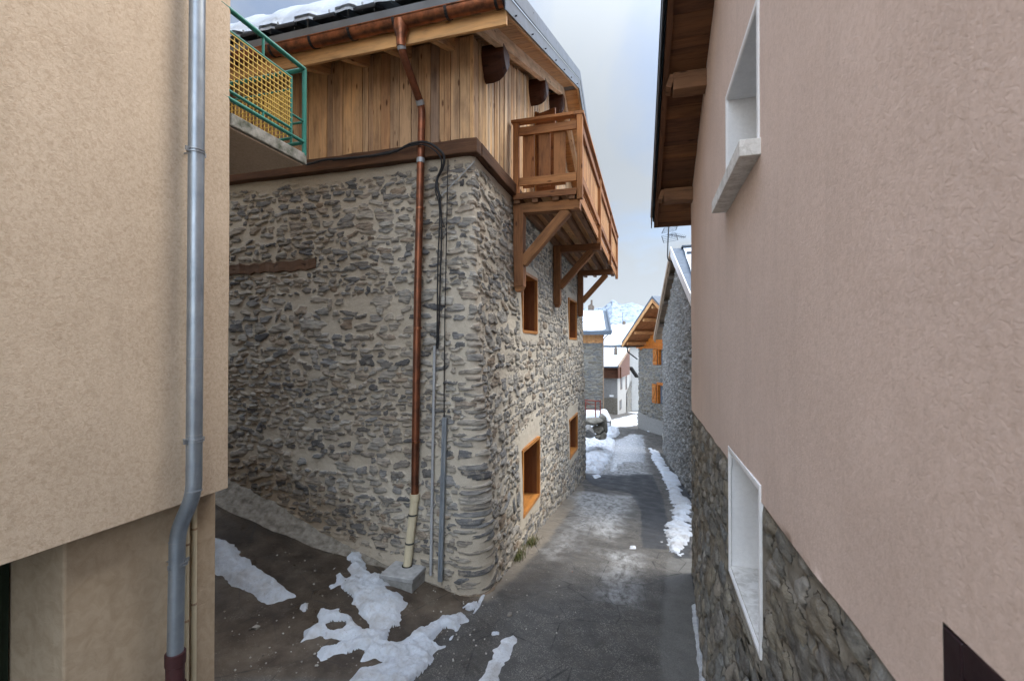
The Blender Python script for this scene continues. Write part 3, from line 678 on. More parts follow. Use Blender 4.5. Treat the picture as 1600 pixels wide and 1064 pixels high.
# balcony
BX, BY0, BY1 = -1.03, 7.08, 15.6
bal = bpy.data.objects.new('balcony', None); C.objects.link(bal); bal.parent = house; bal.location = Vector((CX, BY0, 2.3)) - house.location
def bm_(fn, name, mat, bev=.006): b = MB(); fn(b); return b.build(name, M[mat], bal, bevel=bev)
def f(b):
    x = CX + .06
    while x < BX - .02: b.box((x, BY0 - .02, 2.345), (x + .125, BY1, 2.375), axis=1); x += .13
bm_(f, 'floor', 'balc_light', .003)
for yy in (BY0 + .12, BY0 + .12):
    pass
def f(b):
    for i, xx in enumerate((CX + .10, CX + .40, CX + .72, BX - .09)): b.beam((xx, BY0 - .03, 2.285), (xx, BY1, 2.285), .10, .115, nseg=10, wob=.004)
bm_(f, 'joists', 'old_beam')
b = MB(); b.beam((BX + .005, BY0 - .05, 2.30), (BX + .005, BY1, 2.30), .035, .17); b.build('edge_board', M['balc'], bal, bevel=.004)
b = MB(); b.beam((CX + .05, BY0 - .045, 2.33), (BX - .02, BY0 - .045, 2.33), .03, .10); b.build('edge_board', M['balc'], bal, bevel=.004)
for yy in (7.20, 10.45, 14.15):
    def f(b):
        b.beam((CX + .11, yy, .92), (CX + .11, yy, 2.23), .19, .16, up=(1, 0, 0), nseg=5, wob=.004)
        b.beam((CX + .02, yy, 2.16), (BX + .02, yy, 2.16), .18, .155, nseg=5, wob=.004)
        b.beam((CX + .16, yy, 1.30), (BX - .18, yy, 2.09), .15, .15, nseg=4, wob=.003)
        b.poly([(CX + .03, yy - .075, .92), (CX + .19, yy - .075, .92), (CX + .14, yy - .075, .84), (CX + .06, yy - .075, .84)], (0, .15, 0))
    bm_(f, 'bracket', 'brk', .01)
posts = [BY0, 9.92, 12.76, 15.55]
for yy in posts:
    b = MB(); b.beam((BX + .03, yy, 2.22 if yy == BY0 else 2.14), (BX + .03, yy, 3.50), .085, .10, up=(0, 1, 0)); b.build('post', M['balc'], bal, bevel=.005)
b = MB(); b.beam((CX + .09, BY0, 2.36), (CX + .09, BY0, 3.50), .09, .09, up=(0, 1, 0)); b.build('post', M['balc'], bal, bevel=.005)
b = MB(); b.beam((BX + .02, BY0 - .06, 3.525), (BX + .02, BY1 + .02, 3.525), .15, .05); b.build('handrail', M['balc'], bal, bevel=.005)
b = MB(); b.beam((CX + .02, BY0, 3.522), (BX - .058, BY0, 3.522), .14, .045); b.build('handrail', M['balc'], bal, bevel=.005)
for za, zb in ((3.36, .13), (2.56, .13)):
    b = MB(); b.beam((CX + .14, BY0 - .01, za), (BX - .02, BY0 - .01, za), .045, zb, nseg=6, wob=.003); b.build('rail', M['balc'], bal, bevel=.005)
    for p, q in zip(posts[:-1], posts[1:]):
        b = MB(); b.beam((BX + .035, p + .05, za), (BX + .035, q - .05, za), .045, zb, nseg=6, wob=.003); b.build('rail', M['balc'], bal, bevel=.005)
b = MB()
for xa in (CX + .19, CX + .45, CX + .69):
    b.box((xa, BY0 + .014, 2.47), (xa + .185, BY0 + .037, 3.34), axis=2)
b.build('end_panel_boards', M['balc'], bal, bevel=.003)
b = MB(); y = BY0 + .10
while y < BY1 - .15:
    b.box((BX - .012, y, 2.47), (BX + .011, y + .15, 3.34), axis=2); y += .19
b.build('side_panel_boards', M['balc_light'], bal, bevel=.003)

# ---- roof
def rz(y, off=0): return soff(y) + off
def roof_slab(b, x0, x1, o0, o1, y0=EY - .02, y1=None, y2=None, ins=0):
    y1 = RY; y2 = 2 * RY - y0
    pr = [(y0, rz(y0) + o0), (y1, rz(y1) + o0), (y2, rz(y2) + o0), (y2, rz(y2) + o1), (y1, rz(y1) + o1), (y0, rz(y0) + o1)]
    # two separate convex slabs
    b.poly([(x0, pr[0][0], pr[0][1]), (x0, pr[1][0], pr[1][1]), (x0, pr[4][0], pr[4][1]), (x0, pr[5][0], pr[5][1])], (x1 - x0, 0, 0))
    b.poly([(x0, pr[1][0], pr[1][1]), (x0, pr[2][0], pr[2][1]), (x0, pr[3][0], pr[3][1]), (x0, pr[4][0], pr[4][1])], (x1 - x0, 0, 0))
roof = bpy.data.objects.new('roof', None); C.objects.link(roof); roof.parent = house; roof.location = Vector((CX, RY, 5.6)) - house.location
b = MB(); roof_slab(b, -9.6, VX - .03, .14, .27); b.build('deck', M['steel_grey'], roof)
b = MB()   # soffit boards running along X
y = EY
while y < 2 * RY - EY:
    y1 = y + .115; m0 = (y < RY) and (y1 > RY)
    if not m0: b.poly([(-9.5, y + .002, rz(y) + .12), (-9.5, y1 - .002, rz(y1) + .12), (-9.5, y1 - .002, rz(y1) + .14), (-9.5, y + .002, rz(y) + .14)], (9.5 + VX - .05, 0, 0))
    y = y1
o_ = b.build('soffit_boards', M['soffit'], roof)
gcs = o_.data.attributes['gc']; 
b = MB()   # bargeboard rafter against the purlin ends and timber inner verge board
for s0, s1 in ((EY + .02, RY), (2 * RY - EY - .02, RY)):
    b.beam((-1.86, s0, rz(s0) + .035), (-1.86, s1, rz(s1) + .035), .10, .17)
b.build('verge_rafter', M['pale_wood'], roof, bevel=.004)
b = MB()
for s0, s1 in ((EY, RY), (2 * RY - EY, RY)):
    b.beam((VX - .035, s0, rz(s0) + .09), (VX - .035, s1, rz(s1) + .09), .04, .12)
b.build('verge_board', M['new_wood'], roof, bevel=.003)
b = MB()   # rafter tails at the eave
x = -8.6
while x < -2.3: b = MB(); b.beam((x, EY + .03, rz(EY) + .02), (x, CY + .2, rz(CY + .2) + .02), .10, .18); x += .62; b.build('rafter_tail', M['soffit'], roof, bevel=.004)
b = MB(); b.beam((-9.5, EY + .005, 3.60), (VX - .02, EY + .005, 3.60), .04, .17); b.build('eave_board', M['new_wood'], roof, bevel=.004)
for k, (o0, o1, px) in enumerate(((.02, .20, 0), (.205, .40, .022))):
    b = MB()
    for s0, s1 in ((EY - .12, RY), (2 * RY - EY + .12, RY)):
        n = 4
        for i in range(n):
            ya = s0 + (s1 - s0) * i / n; yb = s0 + (s1 - s0) * (i + 1) / n; g = .004 if i < n - 1 else 0; sg = 1 if s1 > s0 else -1
            yb2 = yb - sg * g
            b.poly([(VX - .006 + px, ya, rz(ya) + o0 + .02), (VX - .006 + px, yb2, rz(yb2) + o0 + .02), (VX - .006 + px, yb2, rz(yb2) + o1 + .02), (VX - .006 + px, ya, rz(ya) + o1 + .02)], (.014, 0, 0))
    b.build('metal_fascia', M['fascia'], roof, bevel=.002)
b = MB()
for k in range(7):
    for o1 in (.08, .36):
        yy = 5.1 + k * .8; b = MB(); b.tube([(VX + .01, yy, rz(yy) + o1), (VX + .032, yy, rz(yy) + o1)], .010, 6); b.build('screw', M['black'], roof)
b = MB(); b.poly([(-9.6, EY - .13, 3.76), (-9.6, EY - .02, 3.80), (-9.6, EY - .02, 3.92), (-9.6, EY - .16, 3.86)], (9.6 + VX - .01, 0, 0)); b.build('eave_flashing', M['steel_grey'], roof)
b = MB(); x = -9.5
while x < VX - .25:
    y0 = EY - .16; z0 = 3.905
    b.beam((x + .15, y0 - .02, z0 + .03), (x + .15, y0 + .5, z0 + .03 + .5 * SL), .30, .035)
    b.beam((x + .16, y0 - .005, z0 + .062), (x + .16, y0 + .5, z0 + .062 + .5 * SL), .28, .022)
    x += .56
b.build('roof_tiles', M['slate'], roof, bevel=.008)
# snow lying on the roof
def roof_snow(x0, x1, ya, yb, zf, th, name, parent, mat, seed, res=.05, axis='y', wav=.07):
    xs = np.arange(x0, x1 + res / 2, res); n = 26; V = []
    t = np.concatenate([[0, 0.0], (np.linspace(0, 1, n) ** 1.6)])
    XX, TT = np.meshgrid(xs, t)
    edge = wav * (fbm(XX * 2.2, XX * 0 + 3, seed, 4, .6) - .5) * 2 
    ph_ = ((XX + 9.5) % .56) / .56; edge = edge + (.12 * sstep(-.06, .06, ph_) * sstep(.62, .50, ph_) - .07 if axis == 'tiles' else 0)
    YY = ya + TT * (yb - ya) + edge * np.clip(1 - TT * 6, 0, 1)
    Hh = th * (.6 + .8 * fbm(XX * 1.1, YY * 1.1, seed + 1, 4)) * np.clip(TT * 60 * .25, 0, 1) ** .5
    Hh[0] = -.03; Hh[1] = .04
    ends = np.clip((XX - x0) / .25, .15, 1) * np.clip((x1 - XX) / .25, .15, 1)
    ZZ_ = zf(YY) + Hh * ends ** .5
    me = arr_mesh(name, np.stack([XX, YY, ZZ_], -1).reshape(-1, 3), grid_faces(*XX.shape))
    return link(name, me, M[mat], parent, True)
roof_snow(-9.4, VX - .40, EY - .15, RY, lambda y: 3.965 + SL * (y - EY + .16), .36, 'roof_snow', roof, 'snow_clean', 40, .03, axis='tiles', wav=.06)
b = MB()
for k in range(26):
    x = -6.5 + k * .19 + random.uniform(-.06, .06); Lh = random.uniform(.03, .10); y = EY - .13 + random.uniform(-.03, .03)
    b = MB(); b.tube([(x, y, 4.02), (x, y, 4.0 - Lh * .5), (x + .002, y, 3.99 - Lh)], [.012, .007, .001], 6); b.build('icicle', M['ice'], roof, True)
# purlin ends
for yy, zt in ((5.88, soff(5.88) - .055), (8.45, soff(8.45) - .055), (10.27, soff(10.27) - .08)):
    b = MB(); vs = []; fs = []; st = [(-.1, 1.0, 1.0), (.10, 1.0, 1.0), (.19, .98, .95), (.25, .94, .84), (.295, .86, .68)]
    pf = [(-.15, .0), (.15, .0), (.165, -.13), (.155, -.22), (.11, -.31), (.03, -.41), (-.06, -.34), (-.13, -.24), (-.165, -.13)]
    for (ox, sw, sh_) in st: vs += [Vector((CX + ox, yy + p[0] * sw, zt + p[1] * sh_)) for p in pf]
    n = len(pf)
    for k in range(len(st) - 1): fs += [(k * n + i, k * n + (i + 1) % n, (k + 1) * n + (i + 1) % n, (k + 1) * n + i) for i in range(n)]
    fs += [tuple(range(n))[::-1], tuple((len(st) - 1) * n + i for i in range(n))]; b.add(vs, fs)
    b.build('purlin_end', M['purlin'], house, bevel=.006)
# gutter
b = MB(); gyc, gzc, gr_ = EY - .10, 3.735, .085
prof = [(math.cos(t) * gr_, math.sin(t) * gr_) for t in np.linspace(math.pi, 2 * math.pi, 13)] + [(math.cos(t) * (gr_ - .008), math.sin(t) * (gr_ - .008)) for t in np.linspace(2 * math.pi, math.pi, 13)]
n = len(prof); xs_ = (-9.5, -1.50)
vs = [Vector((x, gyc + p[0], gzc + p[1])) for x in xs_ for p in prof]
b.add(vs, [(i, (i + 1) % n, n + (i + 1) % n, n + i) for i in range(n)])
b.tube([(-9.5, gyc - gr_, gzc + .006), (-1.50, gyc - gr_, gzc + .006)], .011, 8)
b.poly([(-1.512, gyc + p[0] * .97, gzc + p[1] * .97) for p in prof[:13]], (.008, 0, 0))
gut = b.build('gutter', M['copper'], house, True)
x = -8.8
for x in [-8.2, -7.6, -7.0, -6.4, -5.75, -5.15, -4.55, -3.95, -3.4, -2.8, -2.15, -1.57]:
    b = MB(); pts = [(x, gyc + math.cos(t) * (gr_ + .006), gzc + math.sin(t) * (gr_ + .006)) for t in np.linspace(math.pi - .1, 2 * math.pi, 12)] + [(x, EY + .0, gzc + .03), (x, EY + .02, gzc - .12)]
    for p, q in zip(pts[:-1], pts[1:]): b.beam(p, q, .032, .007)
    b.build('gutter_bracket', M['black'], gut)
# copper downpipe
px_ = -2.74
def foot(y, z): return 0
zb = PY(648, 775, 5.18)
path = arc_path([(px_, gyc, gzc - .05), (px_, gyc, 3.42), (px_ + .01, CY - .14, 2.98), (px_, CY - .15, 2.35), (px_ - .015, CY - .20, .6), (zb.x, CY - .22, zb.z)], .10, 5)
b = MB(); b.tube(path, .047, 16); dp_ = b.build('downpipe', M['copper_new'], house, True)
b = MB(); b.tube([(px_, gyc, gzc - .02), (px_, gyc, gzc - .10), (px_, gyc, gzc - .19), (px_, gyc, gzc - .30)], [.10, .085, .055, .052], 16); b.build('funnel', M['copper'], dp_, True)
b = MB()
for p, q in ((path[3], path[4]), (path[8], path[9]), ((px_, CY - .152, 2.30), (px_ - .001, CY - .157, 2.24))):
    p = Vector(p); q = Vector(q); d = (q - p).normalized() * .03; b = MB(); b.tube([p - d, p + d], .052, 14); b.build('solder_joint', M['solder'], dp_, True)
b = MB()
for z in (1.7, .2, -1.2):
    b = MB()
    yy = CY - .15 - .05 * (2.35 - z) / 2; b.tube([(px_ - .003 * (2.35 - z), yy, z + .012), (px_ - .003 * (2.35 - z), yy, z - .012)], .052, 14); b.tube([(px_ - .05, yy, z), (px_ - .05, CY + .1, z)], .006, 6); b.build('pipe_clip', M['copper'], dp_, True)
ft = Vector((zb.x - .075, CY - .27, -2.735))
b = MB(); b.tube([zb.to_tuple()[:1] + (CY - .22, zb.z + .03), (zb.x, CY - .22, zb.z - .05), (zb.x - .001, CY - .222, zb.z - .055), ft], [.06, .06, .052, .052], 16); b.build('plastic_pipe', M['cream_pvc'], dp_, True)
b = MB()
for k in (.26, .66):
    p = Vector((zb.x, CY - .22, zb.z)).lerp(ft, k); b = MB(); b.tube([p + Vector((0, 0, .010)), p - Vector((0, 0, .010))], .056, 14); b.build('pipe_clip', M['iron'], dp_, True)
# conduits
c0 = PY(679, 540, CY - .12); c1 = PY(673, 898, CY - .27)
b = MB(); b.tube([c0, c0.lerp(c1, .5), c1], .018, 10); cd = b.build('conduit', M['grey_pvc'], house, True)
c0 = PY(695, 652, CY - .19); c1 = PY(688, 908, CY - .32)
b = MB(); b.beam(c0, c1, .055, .045, up=(0, 1, 0)); b.beam(c0 + Vector((-.012, -.028, -.01)), c1 + Vector((-.012, -.028, .05)), .014, .012, up=(0, 1, 0)); b.build('cable_channel', M['zinc'], house, bevel=.004)
# cables
cy = CY - .09
def cb(pts, r, name='cable'):
    P_ = [PY(u, v, CY - yy) for (u, v, yy) in pts]
    out = []
    for i in range(len(P_) - 1):
        p0 = P_[max(i - 1, 0)]; p1 = P_[i]; p2 = P_[i + 1]; p3 = P_[min(i + 2, len(P_) - 1)]
        for k in range(5):
            t = k / 5; out.append(.5 * ((2 * p1) + (p2 - p0) * t + (2 * p0 - 5 * p1 + 4 * p2 - p3) * t * t + (3 * p1 - p0 - 3 * p2 + p3) * t ** 3) + Vector((0, random.uniform(-.003, .003), random.uniform(-.003, .003))))
    out.append(P_[-1]); b = MB(); b.tube(out, r, 7); return b.build(name, M['cable'], house, True)
cb([(478, 258, .16), (510, 250, .16), (560, 246, .16), (600, 241, .16), (620, 236, .17), (640, 226, .19), (660, 222, .24), (675, 226, .22), (688, 236, .18), (694, 246, .15), (692, 262, .12), (684, 278, .08), (683, 292, .08), (688, 310, .08)], .016, 'cable')
cb([(520, 251, .15), (575, 244, .16), (625, 233, .17), (660, 226, .235), (684, 240, .18), (690, 258, .14), (682, 282, .08), (681, 300, .08), (687, 330, .08), (684, 420, .09), (683, 520, .09), (681, 545, .09)], .009)
cb([(688, 310, .08), (690, 360, .08), (688, 430, .09), (686, 500, .10), (684, 545, .10)], .010)
cb([(700, 250, .09), (699, 300, .09), (697, 400, .10), (695, 500, .11), (694, 600, .13), (694, 655, .15)], .007)
cb([(684, 290, .06), (690, 340, .06), (697, 360, .08)], .005)
b = MB(); p = PY(742, 252, CY - .03); q = PY(690, 306, CY - .06); b.tube([p, q], .007, 6); b.build('stay_wire', M['grey_pvc'], house)
# foot stone at the corner and mortar footing in the alley
def boulder(parent, name, c, r, mat, seed, origin=None):
    import bmesh
    bm = bmesh.new(); bmesh.ops.create_icosphere(bm, subdivisions=4, radius=1)
    rr = random.Random(seed); pl = [(Vector((rr.gauss(0, 1), rr.gauss(0, 1), rr.gauss(0, 1))).normalized(), rr.uniform(.55, .9)) for _ in range(12)]
    for v in bm.verts:
        n_ = v.co.normalized(); k = 1.0
        for d, h in pl:
            t = n_.dot(d)
            if t > 0: k = min(k, h / max(t, 1e-3))
        k *= 1 + .05 * (float(fbm(n_.x * 4 + seed, n_.y * 4 + n_.z * 3, seed, 4)) - .5) * 2
        v.co = Vector((n_.x * r[0] * k, n_.y * r[1] * k, n_.z * r[2] * k)) + Vector(c)
    me = bpy.data.meshes.new(name); bm.to_mesh(me); bm.free()
    for nme, val in (('stone', 1.0), ('rnd', rr.random())):
        a = me.attributes.new(nme, 'FLOAT', 'POINT'); a.data.foreach_set('value', [val] * len(me.vertices))
    return link(name, me, M[mat], parent, True, origin)
boulder(house, 'foot_stone', P(727, 902, 5.62), (.22, .13, .10), 'rubble', 5)
xs = np.arange(-8, -2.4, .03); tt = np.linspace(0, 1, 12); XX, TT = np.meshgrid(xs, tt)
wd = .16 + .22 * sstep(-3.2, -5.2, XX) + .10 * (fbm(XX * 2, XX * 0, 6, 3) - .5)
YY = CY - .02 - TT * wd - .05; ZZ_ = ground(XX, YY) + .012 + (1 - TT) ** 1.6 * (.10 + .12 * sstep(-3, -5, XX)) + .03 * (fbm(XX * 5, YY * 8, 7, 4) - .5) - .03 * (TT > .99)
link('mortar_footing', arr_mesh('mortar_footing', np.stack([XX, YY, ZZ_], -1).reshape(-1, 3), grid_faces(*XX.shape)), M['mortarfoot'], house, True)

# drain block at the foot of the downpipe
dbl = thing('drain_block', 'grey cast concrete drain box under the foot of the copper downpipe', 'drain box', (-2.84, 5.05, -2.93))
b = MB(); b.box((-3.05, 4.86, -2.96), (-2.64, 5.27, -2.775)); b.build('box', M['concrete'], dbl, bevel=.008)
b = MB(); b.box((-3.065, 4.845, -2.77), (-2.625, 5.285, -2.72)); b.build('lid', M['block'], dbl, bevel=.008)
b = MB(); b.tube([(ft.x, ft.y, -2.722), (ft.x, ft.y, -2.712)], .065, 18); b.build('collar', M['dark_in'], dbl, True)

# grass tufts at the foot of the street wall
def tuft(u, v, n, h, label):
    x, y = G(u, v); z = float(ground(x, y)); b = MB()
    for _ in range(n):
        px, py = x + random.gauss(0, .05), y + random.gauss(0, .12); a = random.uniform(0, 6.28); le = h * random.uniform(.5, 1.2); ln = random.uniform(.1, .9) * le
        d = Vector((math.cos(a), math.sin(a), 0)); w_ = Vector((-d.y, d.x, 0)) * .0035; p = Vector((px, py, z - .01))
        m_ = p + d * ln * .35 + Vector((0, 0, le * .6)); t_ = p + d * ln + Vector((0, 0, le * .85))
        b.add([p - w_, p + w_, m_ + w_ * .8, m_ - w_ * .8, t_], [(0, 1, 2, 3), (3, 2, 4)])
    mm = M.get('grass')
    tag(b.build('grass_tuft', mm, origin=(x, y, z)), label, 'grass tuft', 'grass tufts at the foot of the wall')
m = Mat('dry_grass'); M['grass'] = m.out(m.ramp(m.attr('rnd'), [(0, (.06, .085, .02)), (.45, (.10, .12, .035)), (.7, (.20, .165, .075)), (1, (.11, .07, .035))]), .8)
tuft(830, 850, 260, .11, 'brownish grass tuft nearest the lower front window of the stone house')
tuft(808, 872, 300, .13, 'green grass tuft at the wall foot nearer the house corner')
# pebbles and grit
b = MB()
for _ in range(260):
    u, v = random.uniform(340, 760), random.uniform(860, 1062)
    if random.random() < .4: u, v = random.uniform(640, 900), random.uniform(780, 1000)
    x, y = G(u, v); z = float(ground(x, y)); r_ = random.uniform(.003, .009)
    if random.random() < .03: r_ = random.uniform(.015, .03)
    if x < CX + .1 and y > CY - .2: continue
    o = [Vector((random.uniform(-1, 1), random.uniform(-1, 1), random.uniform(-.5, .6))) * r_ for _ in range(1)]
    vs = [Vector((x, y, z + .004)) + Vector((sx * r_ * random.uniform(.6, 1.2), sy * r_ * random.uniform(.6, 1.2), sz * r_ * random.uniform(.4, .8))) for sx in (-1, 1) for sy in (-1, 1) for sz in (-1, 1)]
    b.add(vs, [(0, 1, 3, 2), (4, 6, 7, 5), (0, 4, 5, 1), (2, 3, 7, 6), (0, 2, 6, 4), (1, 5, 7, 3)])
m = Mat('grit'); pm = m.out(m.ramp(m.attr('rnd'), [(0, (.10, .085, .07)), (.4, (.25, .23, .2)), (.8, (.4, .38, .34)), (.985, (.3, .28, .25)), (1, (.22, .08, .05))]), .9)
tag(b.build('grit', pm), 'loose grit and small stones scattered on the alley floor', kind='stuff')

# ------------------------------------------------------------------ CREAM HOUSE
ch = thing('cream_house', 'cream rendered house on the left with zinc downpipe and green balcony railing', 'house', (-3.2, 2.8, -2.8))
XL, YL = -3.10, 2.83
def sheet_wall(name, S, Z, path, mat, parent, und=.01, seed=1, holes=(), batter=None):
    SS, ZZ = np.meshgrid(S, Z); x, y, nx, ny = path(SS)
    h = und * (fbm(SS * 1.3, ZZ * 1.3, seed, 4) - .5) * 2
    if batter is not None: h = h + batter(SS, ZZ)
    V = np.stack([x + nx * h, y + ny * h, ZZ], -1).reshape(-1, 3)
    V, F, AT = compact(V, grid_faces(len(Z), len(S), hole_keep(S, Z, holes)), {})
    return link(name, arr_mesh(name, V, F, AT), M[mat], parent, True)
def corner_path(x0, y0, sc, rc, sx=1):
    """walks +Y along x0 (normal sx), turns round the corner at s = sc and goes away along -sx*X"""
    def f(SS):
        u_ = np.clip((SS - (sc - rc * .785)) / (2 * rc * .785), 0, 1); th = u_ * math.pi / 2
        x = np.where(SS < sc, x0, x0 - sx * (SS - sc + .215 * rc)); y = np.where(SS < sc, y0 - rc - (sc - .785 * rc - SS), y0)
        arc = (u_ > 0) & (u_ < 1)
        x = np.where(arc, x0 - sx * (rc - rc * np.cos(th)), x); y = np.where(arc, y0 - rc + rc * np.sin(th), y)
        return x, y, sx * np.cos(th), np.sin(th)
    return f
S = np.concatenate([lines(0, 5.98, .04, .03), lines(6.0, 6.1, .004, .004), lines(6.12, 10, .05, .1)])
sheet_wall('upper_wall', S, lines(-1.10, 6.5, .04, .04), corner_path(XL, YL, 6.05, .035), 'cream', ch, .008, 61)
b = MB(); b.box((-9, -3.3, -1.10), (XL - .012, YL - .012, 6.6)); b.build('wall_core', M['cream_low'], ch)
S = np.concatenate([lines(0, 3.98, .04, .03), lines(4.0, 4.1, .005, .005), lines(4.12, 9, .05, .1)])
zd = 1.85
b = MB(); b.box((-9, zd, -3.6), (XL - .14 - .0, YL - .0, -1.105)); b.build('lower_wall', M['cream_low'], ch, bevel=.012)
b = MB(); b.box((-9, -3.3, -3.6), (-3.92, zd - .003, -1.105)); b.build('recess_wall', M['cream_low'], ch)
b = MB(); b.box((-3.80, .4, -3.2), (-3.70, 1.84, -1.12)); gd = b.build('door', M['green_door'], ch, bevel=.004)
b = MB()
for k in range(7): b.box((-3.697, .42 + k * .20, -3.1), (-3.686, .60 + k * .20, -1.14))
b.build('door_board', M['green_door'], gd, bevel=.003)
# zinc downpipe
yz = 2.45
pth = arc_path([(-3.0, yz + .01, 6.0), (-3.0, yz, -1.03), (-3.135, yz - .01, -1.30), (-3.135, yz - .02, -2.16)], .10, 7)
b = MB(); b.tube(pth, .049, 20); zp = b.build('downpipe', M['zinc'], ch, True)
b = MB(); 
for z in (-.10, -.62): b.tube([(-3.0, yz, z + .004), (-3.0, yz, z - .004)], .0505, 20)
b.tube([(-3.0, yz, -1.0), (-3.0, yz, -1.008)], .0505, 20); b.tube([(-3.135, yz - .012, -1.36), (-3.135, yz - .012, -1.366)], .0505, 20); b.build('seam', M['zinc_clip'], zp, True)
for (xx, z) in ((-3.0, 1.33), (-3.0, -.66), (-3.135, -1.52)):
    b = MB(); b.tube([(xx, yz, z + .012), (xx, yz, z + .006)], .055, 20); b.tube([(xx, yz, z - .006), (xx, yz, z - .012)], .055, 20)
    b.beam((xx, yz - .075, z), (xx, yz - .045, z), .012, .03); b.beam((xx, yz + .045, z), (xx, yz + .075, z), .012, .03); b.tube([(xx - .12, yz, z), (xx, yz, z)], .006, 6); b.build('pipe_clip', M['zinc_clip'], zp, True)
b = MB(); b.tube([(-3.135, yz - .02, -2.12), (-3.135, yz - .02, -2.2), (-3.135, yz - .02, -2.205), (-3.135, yz - .02, -2.95)], [.062, .062, .056, .056], 18); b.tube([(-3.135, yz - .02, -2.34), (-3.135, yz - .02, -2.37)], .066, 18); b.tube([(-3.135, yz - .13, -2.355), (-3.135, yz - .04, -2.355)], .01, 6); b.build('cast_foot', M['maroon'], zp, True)
for yy in (2.575, 2.635):
    b = MB(); b.tube([(-3.22, yy, -1.10), (-3.22, yy, -3.0)], .0175, 10); tb = b.build('service_pipe', M['cream_pvc'], ch, True)
    b = MB()
    for z in (-1.45, -2.0): z += (yy - 2.57) * 1.5; b = MB(); b.tube([(-3.22, yy, z), (-3.22, yy, z - .015)], .021, 10); b.build('pipe_clip', M['grey_brown'], tb)
# green balcony at the end of the house
gb = bpy.data.objects.new('balcony', None); C.objects.link(gb); gb.parent = ch; gb.location = Vector((XL, YL, 1.7)) - ch.location
YB = 3.66
b = MB(); b.box((-8, YL + .002, 1.70), (XL - .004, YB, 1.80)); 
o_ = b.build('slab', M['slab'], gb, bevel=.008)
b = MB(); b.box((-7.95, YL - .1, 1.685), (XL - .03, YB - .03, 1.697)); b.build('slab_underside', M['cream'], gb)
b = MB(); zt, zl = 2.60, 1.905
A_ = (XL - .02, YL - .1); B_ = (XL - .02, YB - .02); D_ = (-7.5, YB - .02)
def rail(b, a, c, z, r_): b.tube([(a[0], a[1], z), (c[0], c[1], z)], r_, 10)
rail(b, A_, B_, zt, .021); rail(b, B_, D_, zt, .021); rail(b, A_, B_, zl, .017); rail(b, B_, D_, zl, .017)
b.tube([(B_[0], B_[1], 1.78), (B_[0], B_[1], zt)], .021, 10)
for xx in (-4.2, -5.3, -6.4): b.tube([(xx, B_[1], 1.8), (xx, B_[1], zt)], .017, 8)
# inner panel frames
y0, y1 = YL - .1, YB - .19; zA, zB = 2.43, 1.965
for z in (zA, zB): rail(b, (XL - .02, y0), (XL - .02, y1), z, .013)
b.tube([(XL - .02, y1, zA + .01), (XL - .02, y1, zB - .09)], .013, 8)
b.tube([(XL - .02, y1 - .32, zA), (XL - .02, y1 - .32, zt)], .012, 8); b.tube([(XL - .02, y1 - .32, zl), (XL - .02, y1 - .32, zB)], .012, 8)
b.tube([(XL - .02, y1, 2.1), (XL - .02, B_[1], 2.1)], .011, 8); 
xq = XL - .17
for z in (zA, zB): rail(b, (xq, YB - .02), (-7.5, YB - .02), z, .013)
b.tube([(xq, YB - .02, zA + .01), (xq, YB - .02, zB - .07)], .013, 8); b.tube([(xq, YB - .02, 2.1), (B_[0], B_[1], 2.1)], .011, 8)
b.build('railing', M['green_rail'], gb, True)
b = MB(); y = y0
while y < y1: b.beam((XL - .02, y, zB), (XL - .02, y, zA), .007, .006, up=(0, 1, 0)); y += .045
z = zB
while z < zA: b.beam((XL - .013, y0, z), (XL - .013, y1, z), .006, .007); z += .045
b.build('wire_mesh', M['yellow'], gb)
b = MB(); x = xq
while x > -7.4: b.beam((x, YB - .02, zB), (x, YB - .02, zA), .007, .006, up=(1, 0, 0)); x -= .045
z = zB
while z < zA: b.beam((xq, YB - .027, z), (-7.4, YB - .027, z), .006, .007); z += .045
b.build('wire_mesh', M['yellow'], gb)

# ------------------------------------------------------------------ PINK HOUSE
ph = thing('pink_house', 'pink rendered house on the right with dark stone base and white framed windows', 'house', (.7, 7.6, -3.3))
XR, YR = .63, 7.65
def bl(y): return -.90 - .0175 * (y - 1.46)            # top line of the stone base
up = dict(y0=3.07, y1=4.16, z0=1.17, z1=2.01); lo = dict(y0=3.07, y1=4.10, z0=-1.80, z1=-.87); dd = dict(y0=.35, y1=1.27, z0=-2.4, z1=-.63)
s0 = 9.0
def so(y): return s0 - (YR - y) + .215 * .055
S = np.concatenate([lines(0, s0 - .08, .035, .03, [so(q) for w_ in (up, lo, dd) for q in (w_['y0'] - .008, w_['y1'] + .008)]), lines(s0 - .07, s0 + .07, .006, .006), lines(s0 + .09, s0 + 4, .05, .1)])
Z = lines(-1.12, 6.0, .035, .035, [up['z0'] - .008, up['z1'] + .008, lo['z1'] + .008, dd['z1'] + .008])
SS, ZZ = np.meshgrid(S, Z); x, y, nx, ny = corner_path(XR, YR, s0, .05, -1)(SS)
h = .010 * (fbm(SS * 1.3, ZZ * 1.3, 71, 4) - .5) * 2
zlow = bl(y) + .024 * (fbm(SS * 3, SS * 0, 72, 3) - .5)
Zs = np.maximum(ZZ, zlow); 
kp = hole_keep(S, Z, [(so(w_['y0'] - .008), so(w_['y1'] + .008), w_['z0'] - .008, w_['z1'] + .008) for w_ in (up, lo, dd)]) & (ZZ[1:, 1:] > zlow[1:, 1:] - .0)
V, F, _ = compact(np.stack([x + nx * h, y + ny * h, Zs], -1).reshape(-1, 3), grid_faces(len(Z), len(S), kp), {})
link('rendered_wall', arr_mesh('rendered_wall', V, F), M['pink'], ph, True)
